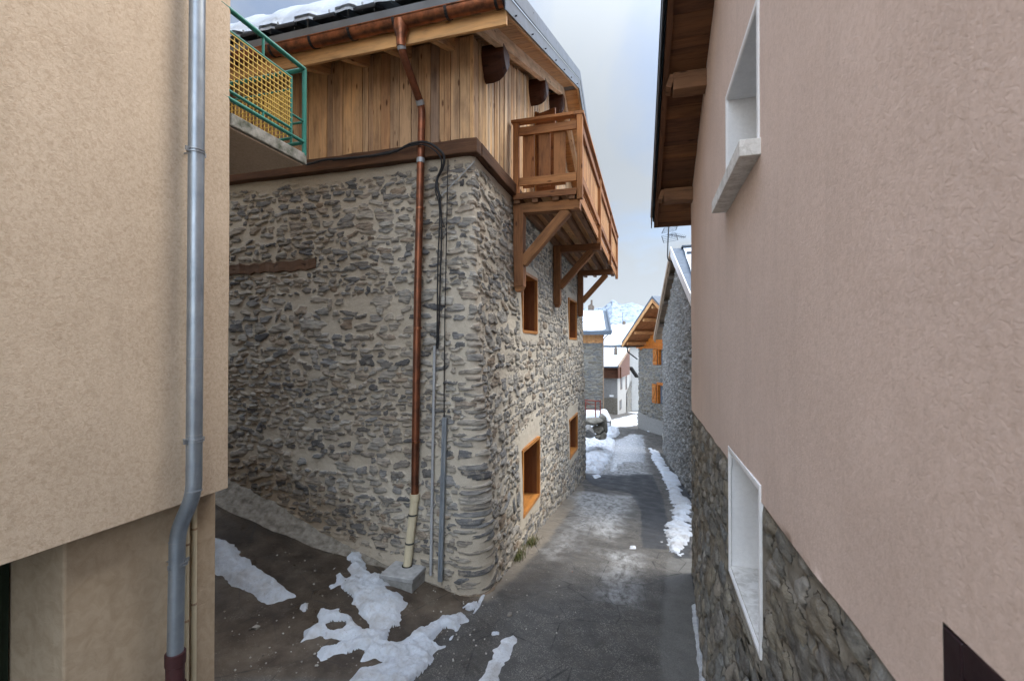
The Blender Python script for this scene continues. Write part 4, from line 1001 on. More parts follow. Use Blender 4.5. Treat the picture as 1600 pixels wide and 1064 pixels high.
# stone base
S = np.concatenate([lines(5.0, s0 - .08, .022, .016, [so(q) for w_ in (lo,) for q in (w_['y0'] - .008, w_['y1'] + .008)]), lines(s0 - .07, s0 + .07, .012, .012), lines(s0 + .09, s0 + 2.5, .04, .1)])
S = np.concatenate([lines(0, 4.98, .04, .03, [so(dd['y0'] - .008), so(dd['y1'] + .008)]), S])
Z = lines(-3.9, -.82, .018, .018, [lo['z0'] - .008])
H, K, RN = masonry(S, Z, 45, row=(.07, .19), wid=(.08, .34), gap=.26, amp=.022, tilt=.008, mort=.010, warp=.02)
SS, ZZ = np.meshgrid(S, Z); x, y, nx, ny = corner_path(XR + .014, YR - .02, s0, .06, -1)(SS)
bt = .15 * np.clip((YR - .2 - y) / 3.0, 0, 1) * sstep(-1.7, -3.1, ZZ)
d = np.maximum(np.maximum(so(lo['y0']) - SS, SS - so(lo['y1'])), np.maximum(lo['z0'] - ZZ, ZZ - lo['z1'])); fl_ = sstep(.13, .07, d + .02 * (fbm(SS * 6, ZZ * 6, 46, 3) - .5)); H = H * (1 - fl_) + .008 * fl_; K = K * (1 - fl_)
H = H * np.clip((bl(y) - .01 - ZZ) / .05, 0, 1) + bt
kp = hole_keep(S, Z, [(so(w_['y0'] - .008), so(w_['y1'] + .008), w_['z0'] - .008, w_['z1'] + .3) for w_ in (lo, dd)])
V, F, AT = compact(np.stack([x + nx * H, y + ny * H, np.minimum(ZZ, bl(y) + .03)], -1).reshape(-1, 3), grid_faces(len(Z), len(S), kp), dict(stone=K, rnd=RN))
link('stone_base', arr_mesh('stone_base', V, F, AT), M['rubble_dark'], ph, True)
b = MB(); b.box((XR + .45, -1.2, -4), (6, YR - .06, 5.6)); b.build('wall_core', M['grey_render'], ph)
b = MB(); b.box((XR + .06, YR - .5, -4), (XR + .45, YR - .07, 4)); b.build('corner_core', M['grey_render'], ph)
def white_window(w_, name, band, dp=.36, x=XR):
    y0, y1, z0, z1 = w_['y0'], w_['y1'], w_['z0'], w_['z1']; b = MB(); t = .012
    # reveal
    b.box((x - .006, y0 - t, z0), (x + dp, y0, z1)); b.box((x - .006, y1, z0), (x + dp, y1 + t, z1))
    b.box((x - .006, y0 - t, z1), (x + dp, y1 + t, z1 + t)); b.box((x - .006, y0 - t, z0 - t), (x + dp, y1 + t, z0))
    # painted band round the opening
    xb = x - .010
    b.box((xb, y0 - band, z0 - band), (x + .05, y0 - t - .001, z1 + band)); b.box((xb, y1 + t + .001, z0 - band), (x + .05, y1 + band, z1 + band))
    b.box((xb, y0 - t, z1 + t + .001), (x + .05, y1 + t, z1 + band)); b.box((xb, y0 - t, z0 - band), (x + .05, y1 + t, z0 - t - .001))
    wo = b.build('window', M['white'], ph, bevel=.004)
    xf = x + dp - .08; b = MB(); q = .055
    b.box((xf, y0 + .001, z0 + .001), (xf + .05, y0 + q, z1 - .001)); b.box((xf, y1 - q, z0 + .001), (xf + .05, y1 - .001, z1 - .001)); ym = (y0 + y1) / 2
    b.box((xf - .002, ym - .04, z0 + .002), (xf + .05, ym + .04, z1 - .002)); b.box((xf + .002, y0 + q, z0 + .001), (xf + .05, y1 - q, z0 + q)); b.box((xf + .002, y0 + q, z1 - q), (xf + .05, y1 - q, z1 - .001))
    b.build('frame', M['white'], wo, bevel=.003); MB().box((xf + .02, y0, z0), (xf + .026, y1, z1)).build('pane', M['glass'], wo)
    return wo
uw = white_window(up, 'window', .055); lw = white_window(lo, 'window', .045)
b = MB(); b.box((XR - .115, 2.99, 1.105), (XR + .2, 4.24, 1.205)); b.build('sill', M['white_dirty'], uw, bevel=.006)
b = MB(); b.box((XR + .0, lo['y0'] + .004, lo['z0'] + .001), (XR + .26, lo['y1'] - .004, lo['z0'] + .02)); b.build('sill', M['white_dirty'], lw, bevel=.004)
# dark maroon door of which only the top corner shows
b = MB(); y0, y1, z1 = dd['y0'], dd['y1'], dd['z1']
b.box((XR + .0, y1 - .06, -2.4), (XR + .2, y1 + .004, z1)); b.box((XR + .0, y0, -2.4), (XR + .2, y0 + .06, z1)); b.box((XR + .002, y0 + .06, z1 - .07), (XR + .2, y1 - .06, z1 + .004))
dm = b.build('door', M['maroon_door'], ph, bevel=.004)
b = MB(); b.box((XR + .05, y0 + .06, -2.4), (XR + .09, y1 - .06, z1 - .07)); b.box((XR + .035, y0 + .16, -1.3), (XR + .055, y1 - .16, z1 - .2)); b.build('panel', M['maroon_door'], dm, bevel=.006)
# little green bird-like scrap on the sill end : a sprig
# roof: low end at Y 8.1, rises towards the camera
RS = .43
def pz(y): return 2.32 - RS * (y - 7.38)
vo = lambda y: .05 + (8.1 - y) * .030                     # outer verge x
pr_ = bpy.data.objects.new('roof', None); C.objects.link(pr_); pr_.parent = ph; pr_.location = Vector((XR, 7.6, 2.2)) - ph.location
b = MB(); y = 8.08
while y > 1.0:
    wd_ = random.uniform(.16, .24); y1 = y - wd_; g = .006
    b.add([Vector((vo(y) + .10, y, pz(y))), Vector((XR + 1.2, y, pz(y))), Vector((XR + 1.2, y1 + g, pz(y1))), Vector((vo(y1) + .10, y1 + g, pz(y1))),
           Vector((vo(y) + .10, y, pz(y) + .025)), Vector((XR + 1.2, y, pz(y) + .025)), Vector((XR + 1.2, y1 + g, pz(y1) + .025)), Vector((vo(y1) + .10, y1 + g, pz(y1) + .025))],
          [(3, 2, 1, 0), (4, 5, 6, 7), (0, 1, 5, 4), (1, 2, 6, 5), (2, 3, 7, 6), (3, 0, 4, 7)])
    y = y1
b.build('soffit_boards', M['old_soffit'], pr_)
b = MB(); b.beam((vo(8.1) + .07, 8.1, pz(8.1) - .01), (vo(1.0) + .07, 1.0, pz(1.0) - .01), .06, .14); b.build('verge_rafter', M['old_soffit'], pr_, bevel=.004)
b = MB(); b.beam((vo(8.12), 8.12, pz(8.12) + .04), (vo(1.0), 1.0, pz(1.0) + .04), .014, .24); b.beam((vo(8.12) + .02, 8.125, pz(8.12) + .13), (vo(1.0) + .02, 1.0, pz(1.0) + .13), .07, .02); b.build('metal_verge', M['iron'], pr_, bevel=.002)
b = MB(); b.beam((vo(8.1) + .04, 8.09, pz(8.1) + .01), (5, 8.09, pz(8.1) + .01), .03, .15); b.build('eave_board', M['old_soffit'], pr_)
b = MB(); b.add([Vector((vo(8.1) + .02, 8.1, pz(8.1) + .035)), Vector((6, 8.1, pz(8.1) + .035)), Vector((6, .9, pz(.9) + .035)), Vector((vo(.9) + .02, .9, pz(.9) + .035)),
               Vector((vo(8.1) + .02, 8.1, pz(8.1) + .12)), Vector((6, 8.1, pz(8.1) + .12)), Vector((6, .9, pz(.9) + .12)), Vector((vo(.9) + .02, .9, pz(.9) + .12))],
              [(3, 2, 1, 0), (4, 5, 6, 7), (0, 1, 5, 4), (1, 2, 6, 5), (2, 3, 7, 6), (3, 0, 4, 7)]); b.build('covering', M['slate_grey'], pr_)
for yy in (7.36, 5.62, 3.9):
    b = MB(); zc = pz(yy) - .11; x0 = vo(yy) + .09
    b.prism((XR + .3, yy, zc), (x0 + .06, yy, zc), [(-.10, -.095), (.10, -.095), (.10, .10), (-.10, .10)], nseg=4, wob=.004)
    b.prism((x0 + .06, yy, zc), (x0, yy, zc + .02), [(-.10, -.07), (.10, -.07), (.10, .08), (-.10, .08)])
    b.build('purlin', M['old_beam'], ph, bevel=.008)

# ------------------------------------------------------------------ GREY STONE HOUSE behind the pink one
def gen_stone_wall(name, p0, p1, z0fn, z1fn, res, seed, mat, parent, mk=None, holes=(), **kw):
    """stone wall from p0 to p1 (2-D), outer side on the left hand of p0->p1 reversed by sign of normal toward the origin"""
    p0 = np.array(p0, float); p1 = np.array(p1, float); d = p1 - p0; Ln = np.hypot(*d); d /= Ln; n = np.array([d[1], -d[0]])
    if np.dot(n, -(p0 + p1) / 2) < 0: n = -n
    S = lines(0, Ln, res, res, [q for h_ in holes for q in h_[:2]]); zl, zh = z0fn, z1fn
    Zl = lines(zl, zh(None), res, res, [q for h_ in holes for q in h_[2:]])
    H, K, RN = masonry(S, Zl, seed, **kw); SS, ZZ = np.meshgrid(S, Zl)
    top = np.vectorize(lambda s: zh(s))(S)[None, :]
    keep = hole_keep(S, Zl, holes) & (ZZ[:-1, :-1] < top[:, :-1])
    X = p0[0] + d[0] * SS + n[0] * H; Y = p0[1] + d[1] * SS + n[1] * H
    V, F, AT = compact(np.stack([X, Y, np.minimum(ZZ, top)], -1).reshape(-1, 3), grid_faces(len(Zl), len(S), keep), dict(stone=K, rnd=RN))
    return link(name, arr_mesh(name, V, F, AT), M[mat], parent, True), d, n
gs = thing('grey_stone_house', 'light grey rubble stone gable house behind the pink house', 'house', (1.2, 15, -4.6))
wA = (1.30, 12.9); wB = (.70, 24.0)
Ap = P(1048, 392, 16.6); Ep = P(1021.5, 529, 24.5); Np = PX(1082, 440, Ap.x + .35)
yA = Ap.y; zAp = Ap.z; slE = (Ap.z - Ep.z) / (Ep.y - Ap.y); slN = .42
def gz(y): return zAp - .22 - (slE * (y - yA) if y > yA else slN * (yA - y))
o_, d_, n_ = gen_stone_wall('gable_wall', wA, wB, -6.0, lambda s: 3.3 if s is None else gz(wA[1] + s * .9985), .032, 301, 'rubble_grey', gs, row=(.06, .13), wid=(.08, .30), gap=.25, amp=.05, tilt=.02, mort=.03)
b = MB(); b.box((1.35, 12.9, -6), (8, 24, .2)); b.poly([(1.4, 13, .2), (1.4, 24, .2), (1.4, yA, zAp - .5)], (6.5, 0, 0)); b.build('wall_core', M['grey_render'], gs)
def vx(y): return Ap.x + (Ep.x - Ap.x) * (y - Ap.y) / (Ep.y - Ap.y)
gr = bpy.data.objects.new('roof', None); C.objects.link(gr); gr.parent = gs; gr.location = Vector((Ap.x, Ap.y, Ap.z)) - gs.location
yN = 12.2
b = MB(); b.beam((vx(yA), yA, zAp - .02), (vx(Ep.y), Ep.y, Ep.z - .02), .05, .20); b.beam((vx(yA) + .05, yA, zAp - .08), (vx(Ep.y) + .06, Ep.y, Ep.z - .1), .05, .22); b.build('verge_board', M['grey_brown'], gr, bevel=.004)
b = MB(); b.beam((vx(yA) + .0, yA + .03, zAp + .02), (Ap.x + .22, yN, zAp + .02 - slN * (yA - yN)), .03, .26); b.beam((vx(yA) + .0, yA + .03, zAp - .15), (Ap.x + .26, yN, zAp - .15 - slN * (yA - yN)), .03, .12); b.build('white_metal_verge', M['white'], gr, bevel=.003)
b = MB(); 
b.add([Vector(q) for q in ((vx(yA) + .05, yA, zAp - .02), (7, yA, zAp - .02), (7, Ep.y, Ep.z - .02), (vx(Ep.y) + .05, Ep.y, Ep.z - .02), (vx(yA) + .05, yA, zAp + .06), (7, yA, zAp + .06), (7, Ep.y, Ep.z + .06), (vx(Ep.y) + .05, Ep.y, Ep.z + .06))], [(3, 2, 1, 0), (4, 5, 6, 7), (0, 1, 5, 4), (1, 2, 6, 5), (2, 3, 7, 6), (3, 0, 4, 7)])
zN = zAp - slN * (yA - yN)
b.add([Vector(q) for q in ((vx(yA) + .02, yA, zAp), (7, yA, zAp), (7, yN, zN), (Ap.x + .24, yN, zN), (vx(yA) + .02, yA, zAp + .08), (7, yA, zAp + .08), (7, yN, zN + .08), (Ap.x + .24, yN, zN + .08))], [(3, 2, 1, 0), (4, 5, 6, 7), (0, 1, 5, 4), (1, 2, 6, 5), (2, 3, 7, 6), (3, 0, 4, 7)])
b.build('covering', M['slate_grey'], gr)
b = MB(); b.add([Vector(q) for q in ((vx(yA) + .06, yA, zAp - .05), (3, yA, zAp - .05), (3, Ep.y, Ep.z - .05), (vx(Ep.y) + .06, Ep.y, Ep.z - .05), (vx(yA) + .06, yA, zAp - .025), (3, yA, zAp - .025), (3, Ep.y, Ep.z - .025), (vx(Ep.y) + .06, Ep.y, Ep.z - .025))], [(3, 2, 1, 0), (4, 5, 6, 7), (0, 1, 5, 4), (1, 2, 6, 5), (2, 3, 7, 6), (3, 0, 4, 7)]); b.build('soffit_boards', M['grey_brown'], gr)
b = MB(); 
for k in range(3):
    zz0 = zAp + .09 - k * .02; b.beam((Ap.x + .35 + k * .1, yA - .1 - k * .9, zz0 - slN * (.1 + k * .9) + .03), (6, yA - .1 - k * .9, zz0 - slN * (.1 + k * .9) + .03), .5, .06)
b.build('roof_tiles', M['slate_grey'], gr, bevel=.01)
x_ = np.arange(Ap.x + .4, 6, .06); y_ = np.linspace(yA - .15, yN + .1, 40); XX, YY = np.meshgrid(x_, y_)
ZS = zAp - slN * (yA - YY) + .10 + .10 * fbm(XX * 1.6, YY * 2.0, 33, 4); link('roof_snow', arr_mesh('roof_snow', np.stack([XX, YY, ZS], -1).reshape(-1, 3), grid_faces(*XX.shape)), M['snow_clean'], gr, True)
for (u, v, yy) in ((0, 0, 17.3), (0, 0, 18.9), (0, 0, 21.0), (0, 0, 23.4)):
    zc = gz(yy) + .02; xw = np.interp(yy, [wA[1], wB[1]], [wA[0], wB[0]])
    b = MB(); b.tube([(xw + .2, yy, zc), (vx(yy) + .08, yy, zc)], .11, 10); b.build('purlin', M['grey_wood'], gs, True)
# antenna
an = thing('roof_antenna', 'television aerial with grid reflector on a bent mast at the grey stone gable', 'antenna', P(1045, 402, 16.4))
T_ = 16.3
b = MB(); b.tube(arc_path([P(1052, 410, T_ + .2), P(1043, 407, T_), P(1043.5, 380, T_), P(1045, 354, T_)], .15), .022, 8); b.build('mast', M['iron'], an, True)
b = MB()
for (q0, q1, q2, q3) in (((1034, 365), (1038, 356.5), (1059, 352), (1056, 360)), ((1034, 369), (1037, 379.5), (1059, 375), (1056, 364.5))):
    A0, A1, A2, A3 = [P(u, v, T_ - .05) for u, v in (q0, q1, q2, q3)]
    b.tube([A0, A1], .012, 5); b.tube([A2, A3], .012, 5)
    for k in range(5): b.tube([A0.lerp(A1, k / 4), A3.lerp(A2, k / 4)], .006, 5)
b.build('reflector', M['iron'], an, True)
b = MB(); q0 = P(1043, 366, T_); q1 = P(1071, 371, T_ - 1.0); b.tube([q0, q1], .014, 6)
for k in range(9):
    c = q0.lerp(q1, .15 + k * .1); d = Vector((.10, .08, .10)) * (1 - k * .05); b.tube([c - d, c + d], .006, 5)
b.build('boom', M['iron'], an, True)

# ------------------------------------------------------------------ ORANGE SHUTTERED HOUSE
oh = thing('orange_gable_house', 'stone house with bright orange timber gable and orange shutters at the bend', 'house', P(996, 668, 33))
C0 = P(998, 600, 33.0); dv = Vector((.49, -.87, 0)).normalized(); nv = Vector((-dv.y * -1, 0, 0))
nv = Vector((-.87, -.49, 0)).normalized(); Lf = 7.6
p1 = C0 + dv * Lf
E0 = P(972.5, 541, 32.2); A0 = P(1020, 470, 28.2)
zE, zA_ = E0.z, A0.z; runx = (A0 - E0).to_2d().length; slo = (zA_ - zE) / runx
def oz(s): # soffit height along facade distance s from corner
    q = (C0 + dv * s - E0); a = q.x * dv.x + q.y * dv.y; return zE + slo * (a if a < runx else 2 * runx - a) - .12
def along(u):   # distance along the facade for a picture column
    d = ray(u, 600); A = np.array([[d[0], -dv.x], [d[1], -dv.y]]); t, s = np.linalg.solve(A, [C0.x, C0.y]); return s, t
zc0 = C0.z
def zat(u, v): s, t = along(u); return ray(u, v)[2] * t
wl = [(1029.0, 1042, 601, 630), (1030.5, 1043, 546, 570)]
hs = []
for (u0, u1, v0, v1) in wl:
    s0_, t0_ = along(u0); s1_ = s0_ + .85; hs.append((s0_, s1_, ray(u0, v1)[2] * t0_, ray(u0, v0)[2] * t0_))
gen_stone_wall('facade_wall', (C0.x, C0.y), (p1.x, p1.y), -6.4, lambda s: -.10, .06, 401, 'rubble_far', oh, holes=hs, row=(.09, .18), wid=(.12, .4), gap=.25, amp=.04, tilt=.02, mort=.02)
bk = -nv * 9
b = MB()
q = [C0 - nv * .25 + dv * .05, p1 - nv * .25]
b.poly([(q[0].x, q[0].y, -7), (q[1].x, q[1].y, -7), (q[1].x, q[1].y, -.3), (q[0].x, q[0].y, -.3)], bk); b.build('wall_core', M['rubble_far'], oh)
# orange gable triangle
b = MB(); n_b = 26
for i in range(n_b):
    sa = Lf * i / n_b - .05; sb = Lf * (i + 1) / n_b - .06; zt_ = min(oz(sa), oz(sb)) + .04
    a_ = C0 + dv * sa + nv * .05; c_ = C0 + dv * sb + nv * .05
    if zt_ > -.40: b.poly([(a_.x, a_.y, -.28), (c_.x, c_.y, -.28), (c_.x, c_.y, zt_), (a_.x, a_.y, zt_)], -nv * .04)
b.build('gable_boards', M['orange'], oh)
b = MB(); a_ = C0 - dv * .1 + nv * .1; c_ = p1 + nv * .1; b.beam((a_.x, a_.y, -.22), (c_.x, c_.y, -.22), .10, .12); b.build('sill_beam', M['orange'], oh)
# plinth
S = np.linspace(0, Lf, 60); T2 = np.linspace(0, 1, 14); SS, TT = np.meshgrid(S, T2)
ztop = zat(1010, 650) + .22 * np.clip((1.4 - SS) / 1.4, 0, 1) + .04 * (fbm(SS * 2, SS * 0, 3, 3) - .5); hgt = ztop + 6.8
off = .06 + .40 * (1 - TT) ** 1.5 * sstep(0, 2.5, SS)
Zp = -6.8 + hgt * TT; 
V = np.stack([C0.x + dv.x * SS + nv.x * off, C0.y + dv.y * SS + nv.y * off, Zp], -1).reshape(-1, 3)
link('plinth', arr_mesh('plinth', V, grid_faces(*SS.shape)), M['concrete'], oh, True)
for (s0_, s1_, z0, z1) in hs:
    b = MB()
    for (sa, sb, za, zb_) in ((s0_ - .06, s0_ + .05, z0, z1), (s1_ - .05, s1_ + .06, z0, z1), (s0_ - .1, s1_ + .1, z1 - .02, z1 + .16)):
        a_ = C0 + dv * sa + nv * .08; c_ = C0 + dv * sb + nv * .08; b.poly([(a_.x, a_.y, za), (c_.x, c_.y, za), (c_.x, c_.y, zb_), (a_.x, a_.y, zb_)], -nv * .22)
    wo = b.build('window', M['orange'], oh)
    b = MB(); a_ = C0 + dv * s0_ - nv * .1; c_ = C0 + dv * s1_ - nv * .1; b.poly([(a_.x, a_.y, z0), (c_.x, c_.y, z0), (c_.x, c_.y, z1), (a_.x, a_.y, z1)], -nv * .02); b.build('pane', M['slate_grey'], wo)
    sh = MB(); 
    for k in range(3):
        a_ = C0 + dv * (s0_ - .60 + k * .17) + nv * .10; c_ = C0 + dv * (s0_ - .60 + k * .17 + .16) + nv * .10
        sh.poly([(a_.x, a_.y, z0 - .02), (c_.x, c_.y, z0 - .02), (c_.x, c_.y, z1 + .02), (a_.x, a_.y, z1 + .02)], nv * .03)
    so_ = sh.build('shutter', M['orange'], oh)
    a_ = C0 + dv * (s0_ - .58) + nv * .15; c_ = C0 + dv * (s0_ - .12) + nv * .15
    b = MB(); b.beam((a_.x, a_.y, z0 + .15), (c_.x, c_.y, z0 + .15), .04, .09); b.beam((a_.x, a_.y, z1 - .15), (c_.x, c_.y, z1 - .15), .04, .09); b.beam((a_.x, a_.y, z0 + .2), (c_.x, c_.y, z1 - .2), .04, .08); b.build('batten', M['wframe'], so_)
# roof
ro = bpy.data.objects.new('roof', None); C.objects.link(ro); ro.parent = oh; ro.location = A0 - oh.location
E2 = A0 + dv * runx; E2.z = zE
b = MB()
for a_, c_ in ((E0, A0), (E2, A0)):
    q = [a_, c_, c_ - nv * 9, a_ - nv * 9]
    b.add([x + Vector((0, 0, .02)) for x in q] + [x + Vector((0, 0, .16)) for x in q], [(3, 2, 1, 0), (4, 5, 6, 7), (0, 1, 5, 4), (1, 2, 6, 5), (2, 3, 7, 6), (3, 0, 4, 7)])
b.build('deck', M['balc'], ro)
b = MB()
for a_, c_ in ((E0, A0), (E2, A0)): b.beam(a_ + nv * .02 + Vector((0, 0, .03)), c_ + nv * .02 + Vector((0, 0, .03)), .04, .22)
b.build('verge_board', M['balc_light'], ro)
b = MB()
for a_, c_ in ((E0, A0), (E2, A0)):
    q = [a_ + nv * .06, c_ + nv * .06, c_ - nv * 9, a_ - nv * 9]
    b.add([x + Vector((0, 0, .165)) for x in q] + [x + Vector((0, 0, .30)) for x in q], [(3, 2, 1, 0), (4, 5, 6, 7), (0, 1, 5, 4), (1, 2, 6, 5), (2, 3, 7, 6), (3, 0, 4, 7)])
b.build('covering', M['slate_grey'], ro)
for k in (.12, .38, .66, .93):
    p = E0.lerp(A0, k) - Vector((0, 0, .14)); b = MB(); b.beam(p - nv * .12, p - nv * 1.5, .17, .20); b.build('purlin', M['balc_light'], oh)
g0 = E0 + Vector((0, 0, -.02)) - nv * .3; b = MB(); b.tube(arc_path([g0 + dv * .1, g0 + dv * .15 + Vector((0, 0, -.35)), C0 + nv * .12 + Vector((0, 0, -C0.z - 1.05))], .2), .05, 8); b.tube([E0 - dv * .06 + nv * .1, E0 - dv * .06 - nv * 8], .07, 8); b.build('gutter', M['iron'], oh, True)

# pale car half hidden beyond the grey stone house
cpos = P(1035, 689, 25.5); gzc = float(ground(cpos.x, cpos.y))
car = thing('parked_car', 'pale beige parked car, only its tail showing past the grey stone house', 'car', (cpos.x + .9, cpos.y, gzc))
x0, y0, z0 = cpos.x + .02, cpos.y - .6, gzc
# car nose points +X; tail at x0
prof = [(0, .30), (.02, .62), (.12, .86), (.35, .95), (.75, 1.38), (1.2, 1.46), (2.1, 1.44), (2.75, 1.0), (3.5, .88), (3.75, .62), (3.78, .28), (3.3, .25), (3.28, .42), (3.1, .58), (2.8, .6), (2.6, .42), (2.58, .25), (1.05, .25), (1.03, .42), (.85, .6), (.55, .6), (.40, .42), (.38, .25)]
b = MB(); b.poly([(x0 + a, y0 - .0, z0 + h) for a, h in prof], (0, 1.6, 0)); b.build('body', M['car_paint'], car, bevel=.05)
b = MB(); b.poly([(x0 + a, y0 - .012, z0 + h) for a, h in ((.5, .98), (.82, 1.33), (1.2, 1.39), (2.05, 1.37), (2.6, .99))], (0, 1.624, 0)); b.build('windows', M['glass'], car)
for xx in (.70, 2.95):
    for yy in (.0, 1.42):
        b = MB(); b.tube([(x0 + xx, y0 + yy + .0, z0 + .30), (x0 + xx, y0 + yy + .18, z0 + .30)], .30, 18); wh = b.build('wheel', M['rubber'], car, True)
        b = MB(); b.tube([(x0 + xx, y0 + yy - .008 + (.196 if yy else 0), z0 + .30), (x0 + xx, y0 + yy + (.196 if yy else 0), z0 + .30)], .18, 14); b.build('rim', M['zinc_clip'], wh, True)

# ------------------------------------------------------------------ FAR HOUSES
def gabled(name, label, T, u_l, u_r, v_base, v_eave, v_ridge, dT, depth, wall, roofm, verge_ext=.35, parts=None):
    """house whose eave faces the camera; ridge parallel to the picture plane"""
    pass
# L1 stone house with snow roof
T1 = 38.0
c = P(943, 655, T1); h1 = thing('snow_roofed_stone_house', 'old stone house with snowy roof and timber band beyond the stone house corner', 'house', c)
ex = Vector((math.cos(R(8)), math.sin(R(8)), 0)); ey = Vector((-ex.y, ex.x, 0))       # facade direction
pl = c - ex * 9
ztw = P(943, 536, T1).z; zew = P(943, 521, T1).z; 
gen_stone_wall('facade_wall', (pl.x, pl.y), (c.x, c.y), -8.5, lambda s: ztw, .07, 501, 'rubble_far', h1, row=(.09, .16), wid=(.2, .6), gap=.22, amp=.04, tilt=.02, mort=.02)
b = MB(); b.poly([(pl.x, pl.y, -8.5), (c.x, c.y, -8.5), (c.x, c.y, zew + .1), (pl.x, pl.y, zew + .1)], ey * 8); o_ = b.build('wall_core', M['grey_render'], h1); o_.location += Vector(tuple(ey * .12))
b = MB()
for k in range(50):
    a_ = c - ex * (.18 * k) + ey * -.06; b.poly([(a_.x, a_.y, ztw), (a_.x - ex.x * .17, a_.y - ex.y * .17, ztw), (a_.x - ex.x * .17, a_.y - ex.y * .17, zew), (a_.x, a_.y, zew)], ey * .05)
b.build('timber_band', M['balc_light'], h1)
r1 = bpy.data.objects.new('roof', None); C.objects.link(r1); r1.parent = h1; r1.location = Vector((c.x, c.y, zew)) - h1.location
ev = P(955, 519, T1 - 1.0); rd = P(948, 485.5, T1 + 3.6)
e_l = ev - ex * 10; r_l = rd - ex * 10
up_ = Vector((0, 0, 1))
def quad_slab(b, q, t0, t1): b.add([Vector(x) + up_ * t0 for x in q] + [Vector(x) + up_ * t1 for x in q], [(3, 2, 1, 0), (4, 5, 6, 7), (0, 1, 5, 4), (1, 2, 6, 5), (2, 3, 7, 6), (3, 0, 4, 7)])
b = MB(); quad_slab(b, [e_l, ev, rd, r_l], -.18, 0); bk1 = rd + ey * 4.6 - up_ * 2.1; quad_slab(b, [r_l, rd, bk1, bk1 - ex * 10], -.18, 0); b.build('covering', M['slate_grey'], r1)
b = MB(); b.beam(e_l - ey * .08 + up_ * -.06, ev - ey * .08 + up_ * -.06, .12, .30); b.beam(ev + up_ * .02, rd + up_ * .02, .12, .24); b.build('metal_edge', M['slate_grey'], r1)
def snow_quad(q, th, name, parent, seed, n=(60, 26), wav=.12, inset=.0):
    A, B, D, E = [np.array(x) for x in q]; U, V_ = np.meshgrid(np.linspace(0, 1, n[0]), np.linspace(0, 1, n[1]))
    Pp = (A[None, None] * ((1 - U) * (1 - V_))[..., None] + B * (U * (1 - V_))[..., None] + D * (U * V_)[..., None] + E * ((1 - U) * V_)[..., None])
    lenu = np.linalg.norm(B - A); edge = np.clip(np.minimum(np.minimum(U, 1 - U) * lenu / .3, np.minimum(V_, 1 - V_) * np.linalg.norm(E - A) / .3), 0, 1)
    h = th * np.sqrt(edge) * (.7 + .6 * fbm(U * lenu * .7, V_ * 5, seed, 4)); down = (E - A) / np.linalg.norm(E - A)
    w_ = wav * (fbm(U * lenu * 1.1, U * 0, seed + 3, 3) - .5) * 2 * (1 - V_) ** 3
    Pp = Pp + down * w_[..., None]; Pp[..., 2] += h
    return link(name, arr_mesh(name, Pp.reshape(-1, 3), grid_faces(*U.shape)), M['snow_clean'], parent, True)
snow_quad([e_l + ey * .35 + up_ * .15, ev + ey * .35 + up_ * .15 - ex * .4, rd - ex * .35 - ey * .1, r_l], .16, 'roof_snow', r1, 61, (120, 20), .25)
b = MB(); p = Vector((c.x, c.y, zew)) - ex * .02 - ey * .15; b.tube(arc_path([P(950, 523, T1 - .8), p + up_ * -.5, Vector((p.x, p.y, c.z))], .2), .045, 8); b.build('downpipe', M['grey_brown'], h1, True)
b = MB(); q = P(924, 484, T1 + 4); b.box((q.x - .3, q.y, q.z - .8), (q.x + .2, q.y + .5, q.z + .35)); b.poly([(q.x - .3, q.y, q.z + .35), (q.x + .2, q.y, q.z + .35), (q.x - .05, q.y, q.z + .55)], (0, .5, 0)); b.tube([(q.x + .0, q.y + .2, q.z + .4), (q.x + .0, q.y + .2, q.z + .9)], .09, 8); b.build('chimney', M['grey_wood'], r1)

# L2 grey rendered house with snow roof
T2_ = 49.0
c = P(965, 650, T2_); h2 = thing('grey_rendered_house', 'small grey rendered house with red brown boards and chimney on its snowy roof', 'house', c)
fl = P(930, 644, T2_ + .6); fl.z = c.z; fx = (c - fl); fx.z = 0; fx.normalize(); far_ = P(990, 630, 66); sdv_ = Vector((far_.x - c.x, far_.y - c.y, 0)); Ls = sdv_.length; sdv_.normalize()
zt2 = P(965, 590, T2_).z
def wquad(name, a, d, L_, z0, z1, thick, mat, parent, inn, rnm=None):
    b = MB(); e = a + d * L_; b.poly([(a.x, a.y, z0), (e.x, e.y, z0), (e.x, e.y, z1), (a.x, a.y, z1)], inn * thick); return b.build(name, M[mat], parent)
inn = Vector((-sdv_.y, sdv_.x, 0)); inn2 = Vector((-fx.y, fx.x, 0))
if inn.dot(fx) > 0: inn = -inn
wquad('front_wall', c - fx * 5, fx, 5, c.z - 1, zt2, .3, 'grey_render', h2, inn2)
wquad('side_wall', c + sdv_ * .0, sdv_, Ls, c.z - 2.5, zt2, .3, 'white_render', h2, inn)
